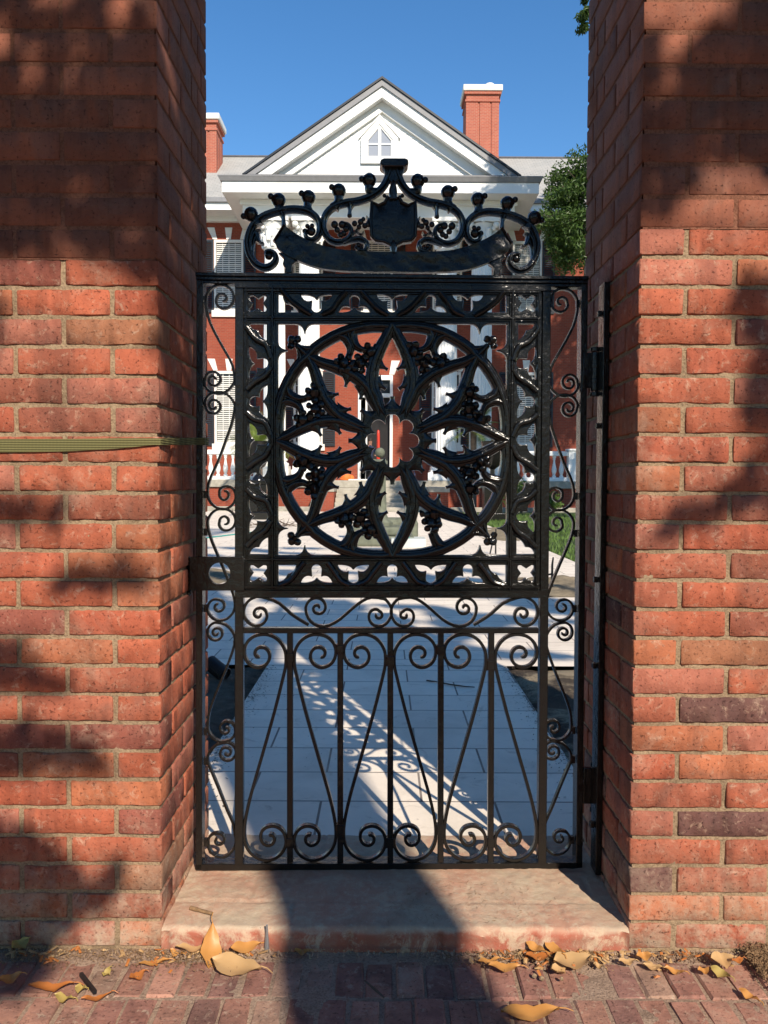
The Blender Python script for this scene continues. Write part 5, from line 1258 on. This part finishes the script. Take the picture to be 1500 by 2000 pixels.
def shrub(x, y, r, h, lab, seed, n=1400):
    random.seed(seed); t = thing('shrub', lab, 'shrub', (x, y, ZT-.03)); mb = MB()
    for k in range(9):
        a = random.uniform(0, 6.28); q = random.uniform(0, r*.6); leaves(mb, clump((q*math.cos(a), q*math.sin(a), random.uniform(.35, .75)*h), (r*.5, r*.5, h*.32), n//9), .10)
    mb.build('foliage', M['shrub'], t); mb = MB()
    for k in range(6): a = k*1.05; mb.tube([(0, 0, 0), (math.cos(a)*r*.4, math.sin(a)*r*.4, h*.6)], [.03, .01], 5)
    mb.build('stems', M['bark'], t)
shrub(atY(1024, 960, 29).x, 29.6, .75, 1.5, 'green leafy shrub at the foot of the platform right of the portico columns', 3)
shrub(atY(1060, 980, 29).x+.5, 29.9, .6, .8, 'low green shrub in front of the balustrade on the right', 5)
shrub(atY(470, 960, 29).x, 29.9, .5, .8, 'small green shrub in the bed left of the portico', 6)
def limb(mb, pts, r0, r1, n=9):
    pts = catmull(pts, 4); m_ = len(pts); mb.tube(pts, [r0 + (r1-r0)*i/(m_-1) for i in range(m_)], n)
def tree(x, y, blobs, lab, seed, leaf_mat, size, dens, tr=.32, name='oak_tree'):
    random.seed(seed); t = thing(name, lab, 'tree', (x, y, 0)); tk = MB()
    top = max(b[0][2] for b in blobs)
    limb(tk, [(0, 0, 0), (.1, .05, 2.5), (-.05, .1, 5), (.1, 0, 8), (0, .1, top*.85)], tr, .06)
    for c, r, n in blobs:
        s = max(2.2, c[2]*.45); limb(tk, [(0, 0, s), (c[0]*.4, c[1]*.4, s + (c[2]-s)*.55), (c[0]*.9, c[1]*.9, c[2])], tr*.38, .03, 6)
        for k in range(7):
            d_ = Vector((random.uniform(-1, 1), random.uniform(-1, 1), random.uniform(-.6, 1))); tk.tube([c, tuple(Vector(c) + Vector((d_.x*r[0], d_.y*r[1], d_.z*r[2]))*.85)], [.03, .008], 5)
    tk.build('trunk', M['bark'], t, smooth=True, angle=60); mb = MB()
    for c, r, n in blobs:
        for k in range(max(6, n//110)):
            d_ = Vector((random.gauss(0, 1), random.gauss(0, 1), random.gauss(0, 1))).normalized()*random.random()**.4
            cc = (c[0]+d_.x*r[0], c[1]+d_.y*r[1], c[2]+d_.z*r[2]); q = random.uniform(.2, .42)*(.45 if n < 1200 and size < .2 else 1)*(1 if size < .2 else 2.3)
            leaves(mb, clump(cc, (q, q, q*.7), 110), size, asp=.34)
    mb.build('crown', M[leaf_mat], t); return t
ty = 21.0
def rel(px, py, bx): q = atY(px, py, ty); return (q.x-bx, 0, q.z)
bx = 8.3
tree(bx, ty, [((rel(1125, 345, bx)[0]+.1, .3, rel(1125, 345, bx)[2]), (.70, .9, .66), 3400), ((rel(1100, 400, bx)[0]+.0, 0, rel(0, 425, bx)[2]), (.56, .8, .72), 3300), ((rel(1110, 480, bx)[0]+.1, .2, rel(0, 475, bx)[2]), (.60, .8, .5), 2600),
              ((rel(1140, 420, bx)[0]+.3, .6, rel(0, 400, bx)[2]), (1.1, 1.2, 1.5), 5200),
              ((.5, 0, 10.8), (1.9, 2.4, 1.8), 6000), ((1.4, .4, 12.8), (2.1, 2.4, 1.8), 6500), ((2.2, 1, 9), (1.8, 2, 1.6), 4000), ((rel(1146, 0, bx)[0], .2, rel(0, 20, bx)[2]), (.16, .3, .30), 400), ((rel(1156, 0, bx)[0], .2, rel(0, -40, bx)[2]), (.4, .5, .35), 700), ((rel(1160, 0, bx)[0], .2, rel(0, -60, bx)[2]), (.3, .3, .3), 300)],
     'leafy oak with fine green leaves reaching in from behind the right hand pier', 12, 'leaf_green', .145, 1)
tree(11.2, 22.4, [((-2.2, 0, 15), (2.3, 2.6, 2.3), 5600), ((1, 0, 14), (3, 3, 2.4), 6000), ((-2.2, 0, 18.6), (2.4, 2.8, 2.4), 6400), ((1.6, 0, 19), (3, 3, 2.6), 6000), ((0, 0, 22), (3, 3, 2), 4000), ((3.9, 0, 17), (2.4, 2.5, 3.8), 6000), ((-2.6, 0, 12), (1.7, 2, 1.7), 3500)], 'tall dense oak standing on the lawn right of the piers, shading the mansion', 15, 'leaf_green', .34, 1, .42)
tree(12.4, 12.4, [((-1.6, 0, 25), (2.4, 2.3, 2.8), 4600), ((.8, .3, 23), (2.4, 2.3, 2.2), 3800), ((.0, 0, 27.4), (1.9, 1.8, 1.4), 2000)], 'unseen tall tree added right of the piers to carry shade over the portico wall', 18, 'leaf_green', .34, 1, .3, 'added_shade_tree')  # out-of-view crown added to extend the shade on the portico wall
for i_, (x_, l_) in enumerate(((-19, 'leftmost'), (-9.5, 'second from left'), (0.5, 'middle'), (10, 'second from right'), (20, 'rightmost'))):  # trees added out of view for darker reflections and less sky fill
    tree(x_, -19 - (i_ % 2)*1.5, [((-2.5, 0, 5), (3.4, 2.4, 3.4), 1700), ((2.5, .5, 5), (3.4, 2.4, 3.4), 1700), ((-.5, 0, 9.5), (4.8, 2.8, 3.2), 1900), ((0, 0, 11.9), (4.6, 2.8, 2.5), 1500), ((0, 0, 2.4), (4.8, 2.0, 2.0), 1300)], 'unseen tree added across the road to cut sky light, ' + l_ + ' of five', 40+i_, 'leaf_mag', .75, 1, .35)
# person by the door
def person(x, y, z, rz):
    t = thing('person', 'person in dark navy top bending by the front door at the head of the steps', 'person', (x, y, z), rz)
    sk = {'pel': ((0, 0, .93), .16), 'bel': ((0, -.03, 1.10), .145), 'chs': ((0, -.10, 1.33), .17), 'nck': ((0, -.17, 1.50), .062), 'hd0': ((0, -.20, 1.58), .075), 'hd1': ((0, -.22, 1.68), .098), 'hd2': ((0, -.22, 1.76), .07)}
    for s, k in ((-1, 'l'), (1, 'r')):
        sk['hp'+k] = ((s*.09, 0, .88), .10); sk['kn'+k] = ((s*.11, -.05, .48), .062); sk['an'+k] = ((s*.11, .02, .09), .042); sk['ft'+k] = ((s*.12, -.15, .04), .036)
        sk['sh'+k] = ((s*.19, -.10, 1.40), .065); sk['el'+k] = ((s*.25, -.20, 1.14), .045); sk['wr'+k] = ((s*.18, -.40, 1.08), .03); sk['hn'+k] = ((s*.16, -.48, 1.07), .034)
    names = list(sk); E = [('pel','bel'), ('bel','chs'), ('chs','nck'), ('nck','hd0'), ('hd0','hd1'), ('hd1','hd2')]
    for k in 'lr': E += [('pel','hp'+k), ('hp'+k,'kn'+k), ('kn'+k,'an'+k), ('an'+k,'ft'+k), ('chs','sh'+k), ('sh'+k,'el'+k), ('el'+k,'wr'+k), ('wr'+k,'hn'+k)]
    for s, k in ((-1, 'l'), (1, 'r')):
        for f in range(4):
            nm = 'f%d%s' % (f, k); sk[nm] = ((s*(.135 + .014*f), -.565 - .006*(f in (1, 2)), 1.05), .009); names.append(nm); E.append(('hn'+k, nm))
        sk['th'+k] = ((s*.105, -.51, 1.08), .010); names.append('th'+k); E.append(('hn'+k, 'th'+k))
    me = bpy.data.meshes.new('body'); me.from_pydata([sk[n][0] for n in names], [(names.index(a), names.index(b)) for a, b in E], [])
    o = bpy.data.objects.new('body', me); COL.objects.link(o)
    sm = o.modifiers.new('skin', 'SKIN'); sm.use_smooth_shade = True; sb = o.modifiers.new('sub', 'SUBSURF'); sb.levels = 1; sb.render_levels = 1
    for i, n in enumerate(names):
        me.skin_vertices[0].data[i].radius = (sk[n][1], sk[n][1]); me.skin_vertices[0].data[i].use_root = (n == 'pel')
    dg = bpy.context.evaluated_depsgraph_get(); m2 = bpy.data.meshes.new_from_object(o.evaluated_get(dg)); bpy.data.objects.remove(o)
    m2.materials.clear()
    for q in ('skin', 'navy', 'shutter'): m2.materials.append(M[q])
    for p in m2.polygons:
        c = p.center; p.material_index = 0 if (c.z > 1.50 or c.y < -.40) else (1 if c.z > .95 else 2); p.use_smooth = True
    o = bpy.data.objects.new('body', m2); COL.objects.link(o); o.parent = t
    mb = MB(); mb.ball((0, -.195, 1.735), .108, 14, 1.05); mb.build('hair', M['hair'], t, smooth=True)
    mb = MB()
    for s in (-1, 1): mb.ball((s*.035, -.312, 1.69), .012, 8)
    mb.tube([(0, -.31, 1.70), (0, -.335, 1.665), (0, -.318, 1.655)], [.008, .014, .010], 6); mb.tube([(-.022, -.312, 1.628), (.022, -.312, 1.628)], .006, 6); mb.build('face', M['skin'], t, smooth=True)
person(hx(722, 34.6), 34.6, PZ, R(15))
# tools and packing at the head of the steps
mb = MB(); x = hx(740, 34.2); mb.lathe([(.075, 0), (.08, .02), (.07, .3), (.062, 1.1), (.05, 1.22), (.02, 1.25)], n=14); mb.box((-.02, -.1, .5), (.02, -.06, 1.0)); tag(mb.build('red_post', M['redplastic'], smooth=True, angle=40, loc=(x, 34.2, hz(884, 34.2)-.02-.0)), 'tall narrow red post wrapped in plastic beside the front door', 'post')
bpy.data.objects['red_post'].location.z = PZ + .86
mb = MB(); mb.box((-.30, -.25, 0), (.30, .25, .86)); mb.box((-.33, -.28, .8602), (.33, .28, .90)); mb.box((-.2, -.27, .3), (.2, -.251, .33)); tag(mb.build('crate', M['stone_green'], bevel=.02, loc=(x, 34.2, PZ)), 'grey green crate on the portico under the red post', 'crate')
bpy.data.objects['red_post'].location.z = PZ + .902
mb = MB(); mb.ball((0, 0, .13), .24, 14, .8, jit=.05); mb.ball((.2, .05, .09), .15, 10, .8, jit=.06); mb.tube([(-.2, -.1, .06), (0, -.18, .03), (.25, -.15, .05)], .03, 6); tag(mb.build('tarpaulin', M['orange'], smooth=True, loc=(hx(676, 33.1), 33.1, PZ+.0)), 'crumpled orange cloth lying at the head of the stone steps', 'cloth')
mb = MB(); mb.tube([(-.25, 0, .05), (-.1, -.05, .08), (.1, .02, .05), (.2, 0, .1), (.25, 0, .28)], [.05, .06, .05, .05, .03], 8); tag(mb.build('white_rag', M['white_old'], smooth=True, loc=(hx(628, 33.0), 33.0, PZ)), 'white rag on the platform edge left of the steps', 'rag')
mb = MB(); mb.box((-.5, -.04, 0), (.5, .04, .05)); mb.box((-.5, .05, 0), (.45, .09, .04)); tag(mb.build('timber', M['white_old'], bevel=.005, loc=(hx(705, 32.95), 32.95, PZ+.002)), 'length of pale timber lying along the top step', 'timber')
mb = MB(); mb.box((-.28, -.2, 0), (.28, .2, .30)); mb.tube([(-.25, 0, .3), (-.22, 0, .42), (.22, 0, .42), (.25, 0, .3)], .02, 6); tag(mb.build('tool_box', M['navy'], bevel=.03, loc=(hx(800, 33.6), 33.6, PZ)), 'dark tool box with an arched handle right of the door', 'tool box')
# boot scraper / hose spikes on the forecourt
p = atZ(1078, 1150, ZT); mb = MB(); mb.tube([(0, 0, 0), (0, 0, .26), (.01, 0, .34)], [.014, .012, .008], 6); mb.tube([(0, 0, .16), (-.05, 0, .15), (-.07, 0, .04)], [.012, .014, .012], 6); tag(mb.build('irrigation_spike', M['pipe'], smooth=True, loc=(p.x, p.y, ZT)), 'small black irrigation spike standing in the sandy bed at right', 'spike')
p = atZ(968, 1082, ZT); mb = MB(); mb.tube([(0, 0, 0), (0, 0, .4)], [.014, .010], 6); mb.tube([(0, 0, .2), (-.06, 0, .14), (-.09, 0, .0)], [.012, .012, .012], 6); tag(mb.build('irrigation_spike', M['pipe'], smooth=True, loc=(p.x, p.y, ZT)), 'small black irrigation spike on the paving nearer the fountain', 'spike')
mb = MB(); 
p0 = [atZ(x, y, ZT+.012) for x, y in ((330, 1062), (408, 1050), (440, 1046), (480, 1041), (520, 1036))]; mb.tube(p0, .014, 6); tag(mb.build('garden_hose', M['teal'], smooth=True), 'thin green hose lying across the forecourt on the left', 'hose')
random.seed(9); mb = MB(); pc = atZ(528, 1030, ZT)
for _ in range(40):
    a = random.uniform(0, 6.28); q = Vector((pc.x + random.gauss(0, .35), pc.y + random.gauss(0, .9), ZT+.02)); mb.tube([q, q + Vector((math.cos(a)*.35, math.sin(a)*.35, random.uniform(0, .18)))], [.012, .005], 4)
stuff(mb.build('brushwood', M['bark']), 'heap of dry twigs on the paving left of the fountain', 'brushwood')
# ================================================================== STREET TREES that shade the gateway
PXM = lambda x, y: (lambda p: (p.x, p.z))(atY(x, y, PY0))
def inpoly(x, y, poly):
    c = False; n = len(poly)
    for i in range(n):
        x1, y1 = poly[i]; x2, y2 = poly[i-1]
        if (y1 > y) != (y2 > y) and x < (x2-x1)*(y-y1)/(y2-y1) + x1: c = not c
    return c
SH = [ # shade on the plane of the pier fronts, photo pixels
 [(-900, 500), (60, 512), (200, 505), (312, 535), (318, -60), (318, -700), (-900, -700)],
 [(-100, 1280), (60, 1285), (120, 1305), (105, 1345), (0, 1350), (-100, 1345)], [(120, 1105), (220, 1092), (300, 1112), (310, 1150), (200, 1160), (130, 1140)],
 [(-100, 1430), (100, 1420), (235, 1480), (150, 1510), (60, 1500), (-100, 1500)],
 [(-300, 1625), (40, 1610), (90, 1660), (230, 1720), (215, 1780), (120, 1790), (100, 1870), (60, 1950), (-100, 1990), (-300, 1990)],
 [(-80, 590), (30, 598), (50, 625), (0, 640), (-80, 640)], [(-60, 960), (110, 980), (120, 1010), (20, 1020), (-60, 1015)],
 [(1262, 128), (1310, 118), (1380, 70), (1425, 18), (1520, -40), (1900, -60), (1900, 330), (1500, 322), (1420, 318), (1360, 338), (1300, 385), (1262, 432), (1225, 440), (1225, 160)],
 [(1430, 545), (1470, 520), (1540, 540), (1560, 640), (1520, 820), (1480, 780), (1470, 660), (1440, 620)], [(1385, 935), (1440, 930), (1530, 880), (1580, 960), (1500, 1010), (1390, 1000)],
 [(1460, 700), (1540, 690), (1540, 900), (1490, 880)], [(1300, 990), (1390, 985), (1400, 1020), (1300, 1015)],
]
LIT = [[(-60, 45), (90, 55), (130, 85), (80, 120), (-60, 125)], [(-60, 140), (60, 150), (95, 175), (60, 200), (-60, 195)], [(215, 10), (300, 8), (310, 40), (230, 50)], [(330, -40), (372, -40), (385, 120), (372, 300), (352, 180), (338, 60)],
       [(388, 160), (402, 260), (404, 420), (392, 380), (386, 250)], [(1320, -60), (1400, -80), (1420, -10), (1330, 20)], [(60, -60), (140, -40), (160, 10), (90, 20)]]
def PXJ(x, y):
    d = unray(x, y); p = CAM + d*(XL/d.x); return (XL + TX*(p.y-PY0), p.z - (p.y-PY0)/KK)
SHJ = [[(311, 520), (326, 610), (345, 700), (364, 790), (386, 880), (401, 880), (401, -300), (311, -300)]]
LITJ = [[(318, -5), (333, -5), (369, 135), (387, 270), (397, 380), (384, 345), (354, 180), (330, 60)], [(357, -40), (386, -40), (400, 60), (400, 150), (382, 70)], [(315, 265), (333, 295), (360, 385), (384, 475), (399, 505), (388, 515), (360, 450), (338, 400)], [(372, 500), (392, 560), (400, 640), (392, 640)]]
SHM = [[PXM(*q) for q in p] for p in SH] + [[PXJ(*q) for q in p] for p in SHJ]; LITM = [[PXM(*q) for q in p] for p in LIT[:4]] + [[PXM(*q) for q in p] for p in LIT[5:]] + [[PXJ(*q) for q in p] for p in LITJ]
XS0, XS1 = -1.7, 2.6; ZTOPR = 2.42
def shade(X, Z):
    if any(inpoly(X, Z, p) for p in LITM): return .10
    if any(inpoly(X, Z, p) for p in SHM): return 1.0
    if Z > ZTOPR or (Z > 2.12 and XL+.2 < X < XR):
        n_ = noise.noise((X*1.5 + Z*.3, Z*1.5, 3)) + .5*noise.noise((X*4, Z*4.5, 6))
        lim = .02 if Z < 4.5 else .10
        if Z > 3.9 and X < 0: lim += .12
        return 1.0 if n_ > lim else .0
    return 0
SUNH = Vector((SUN.x, SUN.y, SUN.z))
def lift(X, Z, s):     # point on the sun ray through (X, PY0, Z), s metres nearer the viewer
    return Vector((X + TX*s, PY0 - s, Z + s/KK))
tx_, ty_ = (-.115 + TX*5.6), 2.29 - 5.6
side_cells = []
_st = random.getstate(); random.seed(77)
def corridor(X, Z): return -2.1 if Z < 3 else max(-2.1, .55*Z - 4.2)
for _ in range(9500):
    Z = random.uniform(1.2, 13); X = random.uniform(-9, corridor(0, Z) - .1) if random.random() < .72 else random.uniform(.6*Z + 3.6, .6*Z + 8)
    side_cells.append((X, Z, random.uniform(3.5, 9)))
random.setstate(_st)
tr_ = thing('street_magnolia', 'large magnolia on the pavement behind the viewer that shades the gateway', 'tree', (tx_, ty_, 0))
random.seed(31); mb = MB(); cells = []
st = .052; X = -2.6
while X < 4.4:
    Z = -.55
    while Z < 9.0:
        v = shade(X, Z)
        if v >= 1:
            for rep in range(2): cells.append((X + random.uniform(-.5, .5)*st, Z + random.uniform(-.5, .5)*st, random.uniform(3.4, 5.2) if Z < 2.5 else random.uniform(3.6, 8.5)))
        elif random.random() < v*.5: cells.append((X, Z, random.uniform(4, 7)))
        Z += st
    X += st
loc = Vector((tx_, ty_, 0))
leaves(mb, [(lift(a, b_, s) - loc, random.uniform(.8, 1.2)) for a, b_, s in cells], .115, sunward=SUNH, asp=.62, tiltr=.9)
mb.build('crown', M['leaf_mag'], tr_)
mb = MB(); leaves(mb, [(lift(a, b_, s) - loc, random.uniform(.8, 1.3)) for a, b_, s in side_cells], .36, asp=.6); mb.build('sky_block_leaves', M['leaf_mag'], tr_)  # leaf mass added outside the sun corridor to hold back sky light
mb = MB(); tp_ = catmull([(-.22, 0, -.02), (-.20, 0, .5), (-.17, 0, 1.8), (-.12, 0, 3.2), (-.075, 0, 3.85), (-.02, 0, 4.12), (0, 0, 4.5), (0, 0, 6.2), (.05, .05, 9), (.1, 0, 12)], 6)
mb.tube(tp_, [(.30 if p.z < .3 else .222) if p.z < 6.2 else .222 - .15*(p.z-6.2)/5.8 for p in tp_], 18)
limb(mb, [(.0, 0, 3.2), (.06, 0, 4.1), (.115, 0, 4.6), (.21, 0, 5.1), (.275, 0, 5.55), (.33, 0, 6.3), (.5, .1, 9)], .17, .12, 12)
for c in ((-1.8, .6, 7.2), (1.6, .8, 7.6), (-1.2, -1.2, 8.4), (1.5, -1.4, 9), (-2.2, 0, 10), (2.2, .4, 11), (.3, 1.6, 8)):
    s = 5.2 + random.uniform(0, 1.5); limb(mb, [(0, 0, s), (c[0]*.45, c[1]*.45, s + (c[2]-s)*.4), c], .09, .02, 7)
mb.build('trunk', M['bark'], tr_, smooth=True, angle=60)
print('LEAVES', len(cells), 'TRUNK', tx_, ty_)
